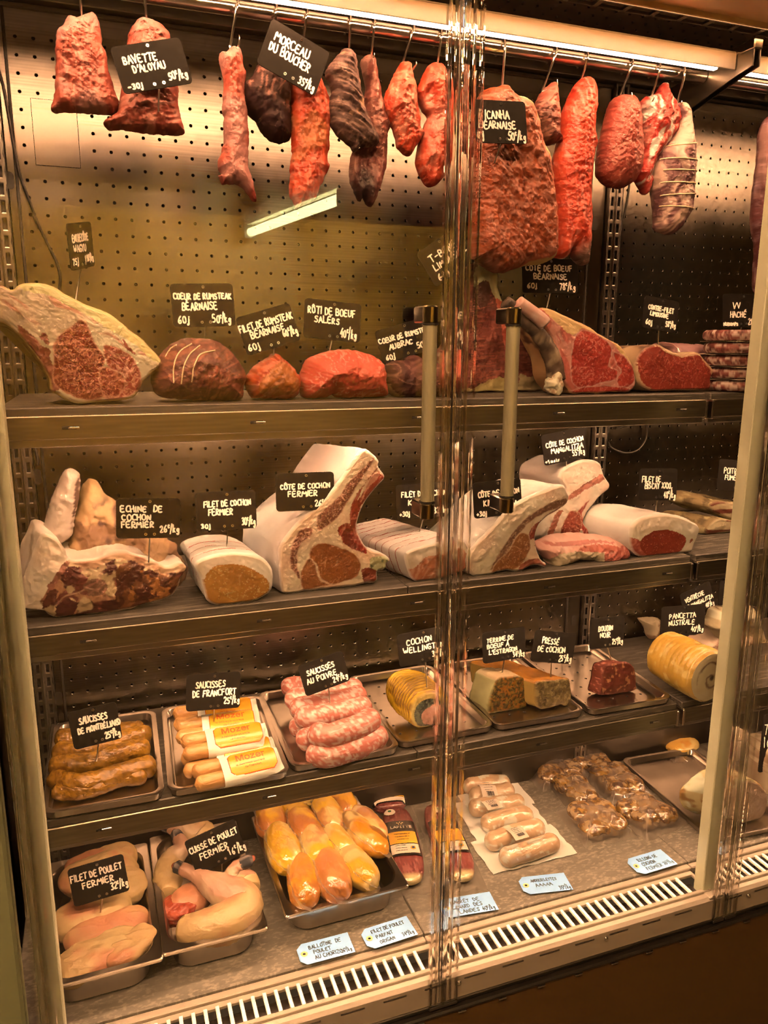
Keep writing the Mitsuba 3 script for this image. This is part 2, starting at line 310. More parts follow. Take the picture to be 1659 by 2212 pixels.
# ------------------------------------------------------------------ shelves
def shelf(zt, name_pos, joints, lamp=True):
    for (x0, x1, side) in ((-1.6, 42.35, 'left'), (42.75, 70, 'right')):
        s = thing('shelf', f'steel shelf with dark wood-grain boards, {name_pos[0] if side == "left" else name_pos[1]}', 'shelf', 'cabinet shelves')
        js = [x0] + ([j for j in joints] if side == 'left' else []) + [x1]
        for a, b in zip(js[:-1], js[1:]):
            part(s, 'board', rbox(a + .03, b - .03, YF + .12, -.3, zt - .5, zt, .06), 'board', False)
        part(s, 'price_rail', cat([rbox(x0, x1, YF - .12, YF + .02, zt - 1.62, zt - .42, .05), rbox(x0, x1, YF - .1, YF + .3, zt - .55, zt - .45, .03)]), 'rail_steel', False, label='olive steel front rail')
        part(s, 'lower_rail', rbox(x0, x1, YF + .2, YF + .5, zt - 2.05, zt - 1.5, .05), 'steel', False)
        part(s, 'pan', rbox(x0, x1, YF + .1, -.3, zt - .75, zt - .52, .05), 'steel', False)
        xs = np.arange(x0 + 3.3, x1 - .8, 9.6)
        for x in xs:
            part(s, 'rail_slot', ubox(x - .35, x + .35, YF - .135, YF - .1, zt - 1.12, zt - .95), 'black_gap', False)
            part(s, 'rail_pin', rbox(x - .05, x + .5, YF - .17, YF - .12, zt - 1.09, zt - .99, .02), 'steel_shiny', False)
        for xb in ((x0 + .1, x1 - .12) if side == 'left' else (x0 + .12,)):
            bp = Polygon([(YF * u, (zt - 1.7 + ZF) * u), (YF * u, (zt - .5 + ZF) * u), (-.3 * u, (zt - .5 + ZF) * u), (-.3 * u, (zt - 3.0 + ZF) * u)])
            m = trimesh.creation.extrude_polygon(bp, .12 * u, engine='earcut'); v = m.vertices.copy(); m.vertices = np.stack([v[:, 2] + (xb - .06) * u, v[:, 0], v[:, 1]], 1)
            part(s, 'bracket', fix(m), 'steel', False)
        part(s, 'rail_end', cat([rbox(x1 - .16, x1 + .04, YF - .2, YF + 1.2, zt - 1.75, zt - .5, .05)] if side == 'left' else [rbox(x0 - .04, x0 + .16, YF - .2, YF + 1.2, zt - 1.75, zt - .5, .05)]), 'steel_shiny', False)
        if lamp:
            lp = part(s, 'light_strip', ubox(x0 + .8, x1 - .8, YF + .95, YF + 1.25, zt - 1.02, zt - .94), 'slat_white', False, emitter=emit(LAMP, L_SHELF * {Z1: .88, Z2: 1.1, Z3: .92}[zt]))
shelf(Z1, ('under the big raw beef cuts', 'holding the burger stack at the right'), (21.5,))
shelf(Z2, ('under the pork cuts', 'holding smoked belly at the right'), (20.5,))
shelf(Z3, ('under the sausage and terrine trays', 'under the yellow pancetta roll'), (21.3,))

# ------------------------------------------------------------------ deck, grille, front lip
deck = thing('display_deck', 'grey stone-look deck at the bottom of the cabinet', 'deck')
for a, b in ((-4, 21.15), (21.2, 43.0), (43.05, 70)):
    part(deck, 'deck_plate', rbox(a, b, -14.32, .3, ZD - .5, ZD, .06), 'deck_board', False)
    part(deck, 'plate_edge', rbox(a, b, -14.82, -14.32, ZD - .65, ZD - .18, .06), 'painted_lip', False)
rk = struct('trim_1'); put(rk, rbox(-4, 70, -.45, -.05, ZD, ZD + 3.2, .05), 'steel_dark', False)
ZG = ZD - .4
for gi, (a, b, lab) in enumerate(((-1.0, 21.45, 'white barred air grille below the chicken pans'), (21.55, 42.9, 'white barred air grille in front of the andouillettes, between the door seal and the post'), (43.4, 70, 'white barred air grille right of the post'))):
    g = thing('air_grille', lab, 'grille')
    part(g, 'frame', cat([rbox(a, b, -15.22, -14.82, ZG - .25, ZG, .04), rbox(a, b, -17.02, -16.72, ZG - .25, ZG, .04), rbox(a, a + .25, -16.92, -15.02, ZG - .2, ZG, .03), rbox(b - .25, b, -16.92, -15.02, ZG - .2, ZG, .03)]), 'painted_lip', False)
    part(g, 'well', ubox(a, b, -16.92, -14.92, ZG - 1.2, ZG - 1.1), 'black_gap', False)
    n = int((b - a - .8) / .71)
    for i in range(n):
        x = a + .55 + i * .71
        part(g, 'bar', rbox(x - .11, x + .11, -16.77, -15.12, ZG - .16, ZG + .03, .02), 'slat_white', False)
for (a, b, lab) in ((-3.0, 42.7, 'pale metal front lip with thin slots below the air grille'), (42.8, 70, 'pale metal front lip right of the post')):
    lip = thing('front_lip', lab, 'trim')
    pr = np.array([(-16.97, -.55), (-17.17, -.40), (-17.47, -.42), (-17.67, -.62), (-17.67, -2.35), (-17.52, -2.35), (-17.52, -.8), (-16.97, -.75)]) + (0, ZD - .1)
    m = trimesh.creation.extrude_polygon(Polygon(pr * u + (0, ZF * u)), (b - a) * u, engine='earcut'); v = m.vertices.copy(); m.vertices = np.stack([v[:, 2] + a * u, v[:, 0], v[:, 1]], 1)
    put(lip, fix(m), 'painted_lip', 30)
    for x in np.arange(a + 1.6, b - 1.0, 2.75):
        part(lip, 'slot', ubox(x - .75, x + .75, -17.70, -17.65, ZD - 1.05, ZD - .95), 'steel_dark', False)
    for x in np.arange(a + 3, b, 11.1):
        part(lip, 'screw', trimesh.creation.icosphere(2, .16 * u).apply_translation(W(x, -17.68, ZD - 1.2)), 'steel_shiny')
base = thing('cabinet_plinth', 'black and brown lower front of the refrigerated cabinet', 'cabinet plinth')
part(base, 'bumper', cat([rbox(-6, 70, -17.72, -16.92, ZD - 2.42, ZD - 2.7, .08), rbox(-6, 70, -18.07, -17.12, ZD - 2.7, ZD - 3.0, .1)]), 'plastic_black', False)
part(base, 'strip', rbox(-6, 70, -17.78, -17.02, ZD - 2.3, ZD - 2.45, .04), 'steel_dark', False)
part(base, 'kick_panel', ubox(-8, 72, -17.92, -17.22, ZD - 2.98, -ZF), 'brown_panel', False)
for x in np.arange(2.0, 70, 2.9):
    part(base, 'clip', rbox(x - .28, x + .28, -18.14, -18.02, ZD - 3.08, ZD - 2.98, .03), 'steel_shiny', False)

# ------------------------------------------------------------------ posts, doors
for (a, b, lab) in ((-1.95, -.80, 'grey painted cabinet post at the lower left edge'), (42.2, 43.5, 'grey painted cabinet post at the right')):
    p_ = thing('cabinet_post', lab, 'post')
    part(p_, 'column', rbox(a, b, -16.92, -15.95, ZD - .9, 1.15, .06), 'painted_post', False)
    part(p_, 'foot', rbox(a, b, -17.62, -16.82, ZD - 1.6, ZD - .5, .05), 'painted_lip', False)
ep = thing('end_panel', 'olive end panel of the cabinet at the far left', 'panel')
put(ep, rbox(-5.2, -2.45, -18.32, -17.12, -60, 1.1, .15), 'painted_panel', False)
part(ep, 'return', ubox(-6, -4.9, -18.12, -.9, -62, 1.1), 'steel_dark', False)
YG = -17.7
def cl_rod(x, y, w, d, z0, z1): return rbox(x - w / 2, x + w / 2, y - d / 2, y + d / 2, z0, z1, min(w, d) * .28)
def door(x0, x1, lab, handle_x=None, hinge=None, lab_h=''):
    d = thing('glass_door', lab, 'door', kind='thing')
    z0, z1 = ZD - 2.2, 1.1
    m = trimesh.Trimesh([W(x0, YG, z0), W(x1, YG, z0), W(x1, YG, z1), W(x0, YG, z1)], [[0, 1, 2], [0, 2, 3]], process=False)
    part(d, 'pane', m, 'pane', False)
    for x in hinge:
        part(d, 'seal', cat([cl_rod(x - .43, YG - .03, .13, .36, z0 - .1, z1), cl_rod(x - .25, YG + .12, .12, .2, z0 - .1, z1), rbox(x - .17, x + .20, YG + .12, YG + .17, z0 - .1, z1, .01), cl_rod(x - .02, YG - .04, .12, .2, z0 - .1, z1), cl_rod(x + .40, YG - .05, .14, .36, z0 - .1, z1)]), 'clear_plastic', 35, label='clear plastic edge seal')
        if x0 < 0 < x: part(d, 'seal_core', rbox(x + .22, x + .255, YG - .02, YG + .18, z0, z1, .01), 'dark_rubber', False)
        part(d, 'seal_foot', rbox(x - .5, x + .5, YG - .2, YG + .3, z0 - .35, z0 - .12, .04), 'plastic_black', False)
    if handle_x is not None:
        yh = YG - 1.35; za, zb = -16.3, -26.2
        h = part(d, 'handle', tube([W(handle_x, yh, za - .5), W(handle_x, yh, zb + .3)], .36 * u, 28), 'brass_handle', label=lab_h)
        for zz, s in ((za, 1), (zb, -1)):
            part(h, 'end_cap', tube([W(handle_x, yh, zz - .42), W(handle_x, yh, zz - .38), W(handle_x, yh, zz + .34), W(handle_x, yh, zz + .42)], np.array([.34, .39, .39, .33]) * u, 28), 'brass_cap', 30)
            part(h, 'collar', tube([W(handle_x, yh, zz - s * .52), W(handle_x, yh, zz - s * .42)], .42 * u, 28), 'plastic_black', 30)
            part(h, 'bracket', rbox(handle_x - .36, handle_x + .36, yh, YG - .02, zz - .40, zz + .40, .07), 'chrome', False, label='polished square bracket')
door(-1.2, 21.02, 'left glass door with a gold-green bar handle left of the clear seal', 18.87, [-1.5, 20.58], 'pale gold metal bar handle')
door(21.08, 43.5, 'middle glass door with a gold-green bar handle right of the clear seal', 23.53, [21.55, 43.0], 'pale gold metal bar handle')
door(43.6, 66, 'glass door right of the post, cut off by the photo edge', None, [44.1])

# cables
def cable(pts, lab, r=.09):
    c = thing('power_cable', lab, 'cable'); put(c, tube(smooth_path(pts, 60), r * u, 8), 'dark_rubber')
cable([onY(*q, -.4) for q in np.vstack([zp(1, '-60,250 0,480 30,600 90,950 130,1130 180,1265 260,1480'), zp(4, '190,0 260,150 320,270 345,350 345,440 330,560')])], 'black power cable running down the left side of the back wall')
cable([onY(*q, -.4) for q in zp(9, '815,180 830,212 900,240 970,225 1012,170 1018,110 1000,62 890,103 860,108')], 'black cable looped under the beef shelf near the right upright')
cable([onY(*q, -.4) for q in zp(3, '950,890 945,970 930,1060 918,1120')], 'short black cable hanging below the small beef cut on the right')
cable([onY(*q, -.4) for q in zp(7, '195,110 205,170 225,260 222,290')], 'short black cable entering the left wall slot under the beef shelf')

# ------------------------------------------------------------------ the room in front of the cabinet (seen only as reflections)
fl = struct('floor'); put(fl, box(-4, 5, -6.5, 1.0, -.1, 0.0), 'room_floor', False)
wf = struct('wall_front'); put(wf, box(-.6, 2.9, -5.6, -5.5, 0, 3.0), 'yellow_wall', False)
part(wf, 'dark_section', cat([box(-4, -.6, -5.6, -5.5, 0, 3.0), box(2.9, 5, -5.6, -5.5, 0, 3.0)]), 'room_wall', False)
cv = thing('cove_lamp', 'lamp behind a ceiling board washing the yellow shop wall opposite the cabinet', 'lamp')
part(cv, 'board', box(-.6, 2.9, -5.22, -5.2, 2.45, 2.85), 'room_floor', False)
part(cv, 'tube', box(-.5, 2.8, -5.32, -5.28, 2.70, 2.74), 'slat_white', False, emitter=emit((1.0, .80, .40), L_COVE))
wl = struct('wall_left'); put(wl, box(-4.1, -4, -6.5, 1.0, 0, 3.0), 'room_wall', False)
wr = struct('wall_right'); put(wr, box(5, 5.1, -6.5, 1.0, 0, 3.0), 'room_wall', False)
cr = struct('ceiling_room'); put(cr, box(-4, 5, -6.5, -.75, 2.85, 2.95), 'room_wall', False)
# fluorescent tube: mirrored in the left door
def mirror_at(px, py, z):
    q = onZ(px, py, z); q[1] = 2 * YG * u - q[1]; return q
ta, tb = mirror_at(538, 503, 2.12 / u - ZF), mirror_at(748, 425, 2.12 / u - ZF)
tl = thing('ceiling_tube_lamp', 'fluorescent tube lamp mirrored in the left glass door', 'lamp')
part(tl, 'tube', tube([ta, tb], .021, 16), 'slat_white', 40, emitter=emit((1.0, .93, .40), L_TUBE))
for e in (ta, tb): part(tl, 'end_cap', box(e[0] - .03, e[0] + .03, e[1] - .03, e[1] + .03, e[2] - .03, e[2] + .03), 'steel', False)
part(tl, 'housing', tube([ta + [0, 0, .07], tb + [0, 0, .07]], .04, 6), 'slat_white', 40)
hl = thing('header_lamp', 'LED strip hidden behind the lip of the brass header beam', 'lamp')
part(hl, 'housing', rbox(-7, 70, -14.34, -14.0, 1.44, 1.6, .03), 'steel', False)
part(hl, 'light_strip', ubox(-6, 69, -14.30, -14.08, 1.32, 1.43), 'slat_white', False, emitter=emit(LAMP, L_HEADER))
for (x0, x1, y) in ((-1.7, -.5, -1.75), (-.35, .85, -1.75)):
    cl = thing('ceiling_tube_lamp', f'fluorescent tube lamp on the shop ceiling, {"left" if x0 < -1 else "right"} of the two above the viewer', 'lamp')
    part(cl, 'housing', box(x0, x1, y - .06, y + .06, 2.79, 2.85), 'slat_white', False); part(cl, 'tube', tube([[x0 + .05, y, 2.76], [x1 - .05, y, 2.76]], .02, 12), 'slat_white', 40, emitter=emit((1.0, .52, .24), L_ROOM))

# ------------------------------------------------------------------ handwriting
G = {
'A': '0,0 .28,1 .58,0;.1,.38 .48,.4', 'B': '.04,0 .04,1 .38,.96 .46,.78 .36,.56 .06,.52 .42,.48 .52,.26 .4,.03 .04,0', 'C': '.5,.86 .34,1 .12,.9 .02,.55 .08,.18 .26,0 .5,.1',
'D': '.05,0 .05,1 .32,.92 .5,.6 .46,.25 .28,.03 .05,0', 'E': '.46,1 .05,1 .04,0 .48,.02;.05,.53 .38,.54', 'F': '.46,1 .05,1 .04,0;.05,.53 .38,.54', 'G': '.5,.86 .32,1 .1,.88 .02,.5 .1,.12 .3,0 .5,.12 .5,.42 .3,.42',
'H': '.04,1 .04,0;.5,1 .5,0;.04,.5 .5,.54', 'I': '.06,1 .06,0', 'J': '.3,1 .3,.2 .18,0 .02,.1', 'K': '.05,1 .05,0;.46,1 .06,.5 .5,0', 'L': '.05,1 .04,0 .46,.03', 'M': '.02,0 .08,1 .34,.35 .6,1 .68,0',
'N': '.04,0 .06,1 .48,.02 .5,1', 'O': '.28,1 .08,.86 .02,.45 .12,.08 .3,0 .48,.14 .54,.55 .44,.9 .28,1', 'P': '.05,0 .05,1 .36,.98 .48,.76 .36,.52 .05,.48', 'Q': '.28,1 .04,.7 .06,.2 .28,0 .5,.2 .52,.75 .28,1;.34,.25 .58,-.06',
'R': '.05,0 .05,1 .36,.98 .47,.77 .36,.54 .07,.5 .5,0', 'S': '.46,.88 .28,1 .08,.86 .12,.62 .38,.46 .46,.2 .28,0 .03,.1', 'T': '-.04,1 .54,1;.26,1 .25,0', 'U': '.04,1 .04,.25 .18,0 .38,.02 .5,.28 .5,1', 'V': '.0,1 .26,0 .52,1',
'W': '0,1 .16,0 .36,.66 .56,0 .74,1', 'X': '.02,1 .5,0;.5,1 0,0', 'Y': '.0,1 .25,.5 .5,1;.25,.5 .24,0', 'Z': '.02,1 .5,1 .02,.02 .52,.0',
'0': '.28,.95 .08,.8 .02,.45 .12,.08 .28,0 .46,.14 .5,.55 .42,.85 .28,.95', '1': '.05,.75 .24,1 .24,0', '2': '.04,.8 .22,1 .44,.84 .36,.5 .03,.02 .5,.04', '3': '.05,.92 .3,1 .44,.78 .2,.54 .46,.36 .36,.06 .04,.04',
'4': '.36,1 .02,.36 .52,.38;.38,.62 .36,0', '5': '.46,1 .1,1 .06,.56 .34,.58 .48,.34 .34,.04 .04,.06', '6': '.4,1 .12,.62 .04,.24 .22,0 .44,.16 .38,.44 .08,.36', '7': '.03,1 .48,1 .2,0', '8': '.26,.54 .06,.76 .24,1 .44,.8 .26,.54 .05,.24 .26,0 .48,.22 .26,.54', '9': '.46,.62 .22,.5 .06,.76 .26,1 .46,.8 .4,0',
'-': '.05,.45 .42,.48', '+': '.02,.45 .42,.45;.22,.66 .22,.24', "'": '.1,1.05 .04,.75', '/': '.02,-.2 .34,1.25', '.': '.04,.04 .09,.0', ' ': '', 'j': '.2,.62 .22,-.2 .08,-.34 .0,-.2;.2,.9 .22,.84', 'k': '.06,1.1 .05,0;.34,.56 .08,.28 .4,.0', 'g': '.34,.5 .12,.5 .06,.22 .2,.1 .34,.3 .36,.52 .34,-.2 .16,-.36 .02,-.2',
'e': '.04,.3 .36,.36 .24,.6 .06,.44 .1,.1 .38,.1', 'm': '.02,0 .04,.55 .2,.5 .22,0;.22,.45 .4,.5 .42,0', 'o': '.2,.56 .04,.3 .18,0 .36,.24 .2,.56', 'i': '.06,.55 .06,0;.06,.8 .07,.75', 's': '.3,.5 .08,.44 .26,.2 .04,.04', 'C_': ''}
WID = {'I': .14, "'": .16, '.': .16, ' ': .4, 'M': .72, 'W': .78, '/': .34, 'j': .26, 'i': .16}
ACC = {'É': ('E', '.16,1.12 .36,1.34'), 'È': ('E', '.16,1.34 .36,1.12'), 'Ê': ('E', '.06,1.12 .24,1.36 .42,1.12'), 'Ô': ('O', '.1,1.12 .28,1.36 .48,1.12'), 'À': ('A', '.14,1.36 .34,1.12')}
def strokes(txt, rng, jit=1.0):
    """list of polylines, capitals 1 high; returns (lines, width)"""
    x, out, i = 0.0, [], 0
    while i < len(txt):
        ch = txt[i]; i += 1; sc, dy = 1.0, 0.0
        if ch == '€': gl, w, sc, dy = 'C', .5, .42, .62
        else: gl, w = ch, WID.get(ch, .54)
        defs = G[ACC[ch][0]] + ';' + ACC[ch][1] if ch in ACC else G.get(gl, '')
        a = rng.normal(0, .05) * jit; k = 1 + rng.normal(0, .05) * jit; oy = rng.normal(0, .035) * jit
        for st in defs.split(';'):
            if not st.strip(): continue
            p = np.array([tuple(map(float, q.split(','))) for q in st.split()])
            if len(p) > 3: p = smooth_path(p, len(p) * 2)
            p = p * sc * k; p = np.stack([p[:, 0] * math.cos(a) - p[:, 1] * math.sin(a), p[:, 0] * math.sin(a) + p[:, 1] * math.cos(a)], 1)
            out.append(p + (x, dy + oy))
        x += w * sc + (.16 if ch != ' ' else .02)
    return out, max(x - .16, .1)
def text_mesh2(lines, wd, ht, pen, depth, seed):
    """lines 'TEXT@x,y,h,w' in fractions of a board wd by ht metres (x from the left, y baseline from the top, w = width or 0); centred xy-plane mesh, +z out"""
    rng = np.random.default_rng(seed); geo = []
    for L in lines:
        t, f = L.rsplit('@', 1); f = list(map(float, f.split(','))); x, y, h, w = f[:4]; h *= .84; sl = f[4] if len(f) > 4 else 0
        st, tw_ = strokes(t, rng); s = h * ht; sx = (w * wd / tw_) if w else s * .8
        for p in st:
            q = np.stack([x * wd + p[:, 0] * sx - wd / 2, ht / 2 - y * ht + p[:, 1] * s + p[:, 0] * sx * sl], 1)
            geo.append((LineString(q) if len(q) > 1 else Point(q[0])).buffer(pen / 2, quad_segs=2))
    g = unary_union(geo).simplify(pen * .06)
    ms = [trimesh.creation.extrude_polygon(x, depth, engine='earcut') for x in getattr(g, 'geoms', [g]) if x.area > 1e-9]
    return cat(ms)
def frame_of(tl, tr, bl):
    """matrix of a board from three corners (x right, y up, z out to the viewer), and its size"""
    ux = tr - tl; w = np.linalg.norm(ux); ux = ux / w
    v = tl - bl; v = v - ux * (v @ ux); h = np.linalg.norm(v); v = v / h
    n = np.cross(ux, v); M = np.eye(4); M[:3, 0], M[:3, 1], M[:3, 2] = ux, v, n
    M[:3, 3] = (tr + bl) / 2; return M, w, h
TAGN = [0]
def tag(z, corners, Y, lines, pin, what, dyaw=0.0, lean=.25, pen=.0023, group=None, pinY=None, edge='', wmin=None):
    """slate price tag: corner points TL TR BR BL in the enlargement z, plane depth Y (u), lean = top further back (u), dyaw = right side further back (u)"""
    c = zp(z, corners); TAGN[0] += 1
    tl, tr, br_, bl = (onY(*c[0], Y + lean / 2), onY(*c[1], Y + dyaw + lean / 2), onY(*c[2], Y + dyaw - lean / 2), onY(*c[3], Y - lean / 2))
    M, w, h = frame_of(tl, tr, bl)
    M2, w2, h2 = frame_of(tl, tr, tr + (bl - tl + br_ - tr) / 2 - (tr - tl)); M, w, h = M2, (w + np.linalg.norm(br_ - bl)) / 2, h2
    M[:3, 3] = (tl + tr + br_ + bl) / 4
    if wmin: print('tag', what, round(w * 1000), round(h * 1000))
    k = thing('price_tag', f'black slate price tag {what}', 'price tag', group or 'handwritten slate price tags')
    rr = Polygon(rounded_rect(-w / 2, w / 2, -h / 2, h / 2, .006, 4))
    b = trimesh.creation.extrude_polygon(rr, .0018, engine='earcut'); b.apply_transform(M); part(k, 'board', b, 'slate', False)
    part(k, 'lettering', text_mesh2(lines, w, h, pen, .0004, 100 + TAGN[0]).apply_transform(M @ trimesh.transformations.translation_matrix([0, 0, .0018])), 'chalk', False, label='white handwriting')
    for (ex, ey) in ((.02, .42), (-.045, -.40), (.09, -.40)):
        e = trimesh.creation.annulus(.0011, .0023, .0012, sections=10); e.apply_translation([ex * w, ey * h, .0022]); part(k, 'eyelet', e.apply_transform(M), 'steel_shiny', 30)
    if pin is not None:
        a = (M @ [.02 * w, -.40 * h, -.0012, 1])[:3]; e = onY(*zp(z, [pin])[0], (Y - lean / 2) if pinY is None else pinY)
        d = e - a; part(k, 'pin', tube([a, e + d / np.linalg.norm(d) * .012], .0012, 6), 'steel_shiny')
    return k
def price(n, x=.62, y=.86, h=.22, w=.34): return f'{n}€/kg@{x},{y},{h},{w}'

# ------------------------------------------------------------------ tissue colours (albedo) as functions of surface position, metres
def mixc(a, b, t): return np.asarray(a) * (1 - t[:, None]) + np.asarray(b) * t[:, None]
def ss(a, b, x): t = np.clip((x - a) / (b - a), 0, 1); return t * t * (3 - 2 * t)
def N(q, s, seed=0, oct=3):
    q = np.asarray(q, float) * s
    if q.shape[1] == 2: q = np.column_stack([q, np.zeros(len(q))])
    return fbm(q + 50.0, oct, seed)
def aniso(q, ang, la, lb, seed=0, oct=3):
    c, s = math.cos(ang), math.sin(ang); w = N(q, 25, seed + 9, 2) - .5
    a = q[:, 0] * c + q[:, 1] * s; b = -q[:, 0] * s + q[:, 1] * c
    return fbm(np.stack([a / la + w * .8 + 40, b / lb + w * 2.5 + 40, (q[:, 2] if q.shape[1] > 2 else 0 * a) / lb + 3], 1), oct, seed)
def ridge(x, w): return np.clip(1 - np.abs(x - .5) / w, 0, 1)
RED, DRED, FATC, YFAT = ph(196, 70, 44), ph(120, 40, 26), ph(240, 180, 132), ph(238, 176, 96)
def lean_c(base, dark, fleck=ph(225, 130, 95), ang=.3, la=.05, lb=.006, fl=.12, seed=0, big=18):
    def f(q, **k):
        c = mixc(dark, base, np.clip(.55 + .8 * (aniso(q, ang, la, lb, seed) - .5) + .9 * (N(q, big, seed + 3) - .5) + .6 * (N(q, 75, seed + 8) - .5) + .9 * (N(q, 210, seed + 15, 2) - .5), 0, 1))
        return mixc(c, fleck, ss(.66 - fl, .78 - fl * .5, aniso(q, ang + .2, la * .4, lb * .6, seed + 5, 2)) * .42 + ss(.70, .78, N(q, 170, seed + 12, 2)) * .4)
    return f
def marble_c(base, dark, fatc, sc=1.0, amt=.5, ang=.4, seed=0):
    def f(q, **k):
        c = mixc(dark, base, N(q, 30 / sc, seed))
        v = np.maximum(ridge(aniso(q, ang, .016 * sc, .006 * sc, seed + 1, 2), .055 * amt * 2), ridge(aniso(q, ang + 1.1, .020 * sc, .007 * sc, seed + 2, 2), .04 * amt * 2))
        v = np.maximum(v, ridge(N(q, 38 / sc, seed + 4, 2), .028 * amt * 2)) * ss(.25, .5, N(q, 20 / sc, seed + 6) + amt * .3)
        return mixc(c, fatc, np.clip(v * 1.1, 0, .75))
    return f
def fat_c(a=FATC, b=ph(225, 160, 118), seed=0, sc=22, stain=None, amt=.3):
    def f(q, **k):
        c = mixc(b, a, np.clip(N(q, sc, seed) * 1.5 - .25, 0, 1))
        return mixc(c, stain, ss(.75 - amt * .5, .9 - amt * .4, N(q, sc * 1.4, seed + 7))) if stain is not None else c
    return f
def plain_c(c): return lambda q, **k: np.tile(np.asarray(c, float), (len(q), 1))
def blotch_c(cs, sc=60, seed=0, w=.08):
    """patches of several colours"""
    def f(q, **k):
        out = np.tile(np.asarray(cs[0], float), (len(q), 1))
        for i, c in enumerate(cs[1:]): out = mixc(out, c, ss(.52, .52 + w, N(q, sc * (1 + .15 * i), seed + 11 * i, 3)))
        return out
    return f
def zones_c(base, zones, O, wob=.0022, seam=.0012, seamc=None, seed=0):
    """zones: [(polygon in plane metres, colour fn)]; the borders wander a little and carry a seam of connective fat"""
    zz = [(z[0], z[1], z[2] if len(z) > 2 else seamc) for z in zones]
    def f(q, **k):
        c = base(q); d = np.stack([N(q, 110, seed + 1) - .5, N(q, 110, seed + 2) - .5], 1) * 2 * wob; p2 = q[:, :2] + d
        for poly, fn, sm in zz:
            if not poly.is_valid: poly = poly.buffer(0)
            pts = shapely.points(p2); near = shapely.distance(poly, pts); ins = near <= 0
            if ins.any(): c[ins] = fn(q[ins])
            if sm is not None:
                e = shapely.distance(poly.boundary, pts); t = np.clip(1 - e / seam, 0, 1) * .8; c = mixc(c, sm, t)
        return c
    return f

# ------------------------------------------------------------------ solid pieces
def outline_tri(poly2, h):
    """triangulated region: boundary loop first, then inner points"""
    poly = Polygon(poly2).buffer(0)
    if poly.geom_type != 'Polygon': poly = max(poly.geoms, key=lambda g: g.area)
    b = np.array(poly.exterior.coords)[:-1]
    if Polygon(b).exterior.is_ccw is False: b = b[::-1]
    n = max(24, int(poly.exterior.length / h)); b = resample(b, n, True)
    x0, y0, x1, y1 = poly.bounds; xs = np.arange(x0, x1, h); ys = np.arange(y0, y1, h * .866)
    gx, gy = np.meshgrid(xs, ys); gx = gx + (np.arange(len(ys)) % 2)[:, None] * h / 2
    g = np.stack([gx.ravel(), gy.ravel()], 1); pb = Polygon(b).buffer(0)
    g = g[shapely.contains_xy(pb.buffer(-h * .55), g[:, 0], g[:, 1])]
    pts = np.vstack([b, g]); t = Delaunay(pts).simplices; c = pts[t].mean(1)
    t = t[shapely.contains_xy(pb, c[:, 0], c[:, 1])]
    e1, e2 = pts[t[:, 1]] - pts[t[:, 0]], pts[t[:, 2]] - pts[t[:, 0]]; a = e1[:, 0] * e2[:, 1] - e1[:, 1] * e2[:, 0]
    t = t[np.abs(a) > 1e-12]; a = a[np.abs(a) > 1e-12]; t[a < 0] = t[a < 0][:, ::-1]
    return pts, t, len(b)
def jag(poly, amt, freq, seed):
    """irregular edge"""
    p = resample(np.asarray(poly), max(60, len(poly) * 6), True); r = np.random.default_rng(seed)
    t = np.linspace(0, 1, len(p), endpoint=False); n = fbm(np.stack([np.cos(2 * PI * t) * freq + 20, np.sin(2 * PI * t) * freq + 20, np.full(len(t), seed * 1.7)], 1), 3) - .5
    d = np.roll(p, -1, 0) - np.roll(p, 1, 0); d /= np.linalg.norm(d, axis=1, keepdims=True) + 1e-9
    return p + np.stack([d[:, 1], -d[:, 0]], 1) * (n * 2 * amt)[:, None]
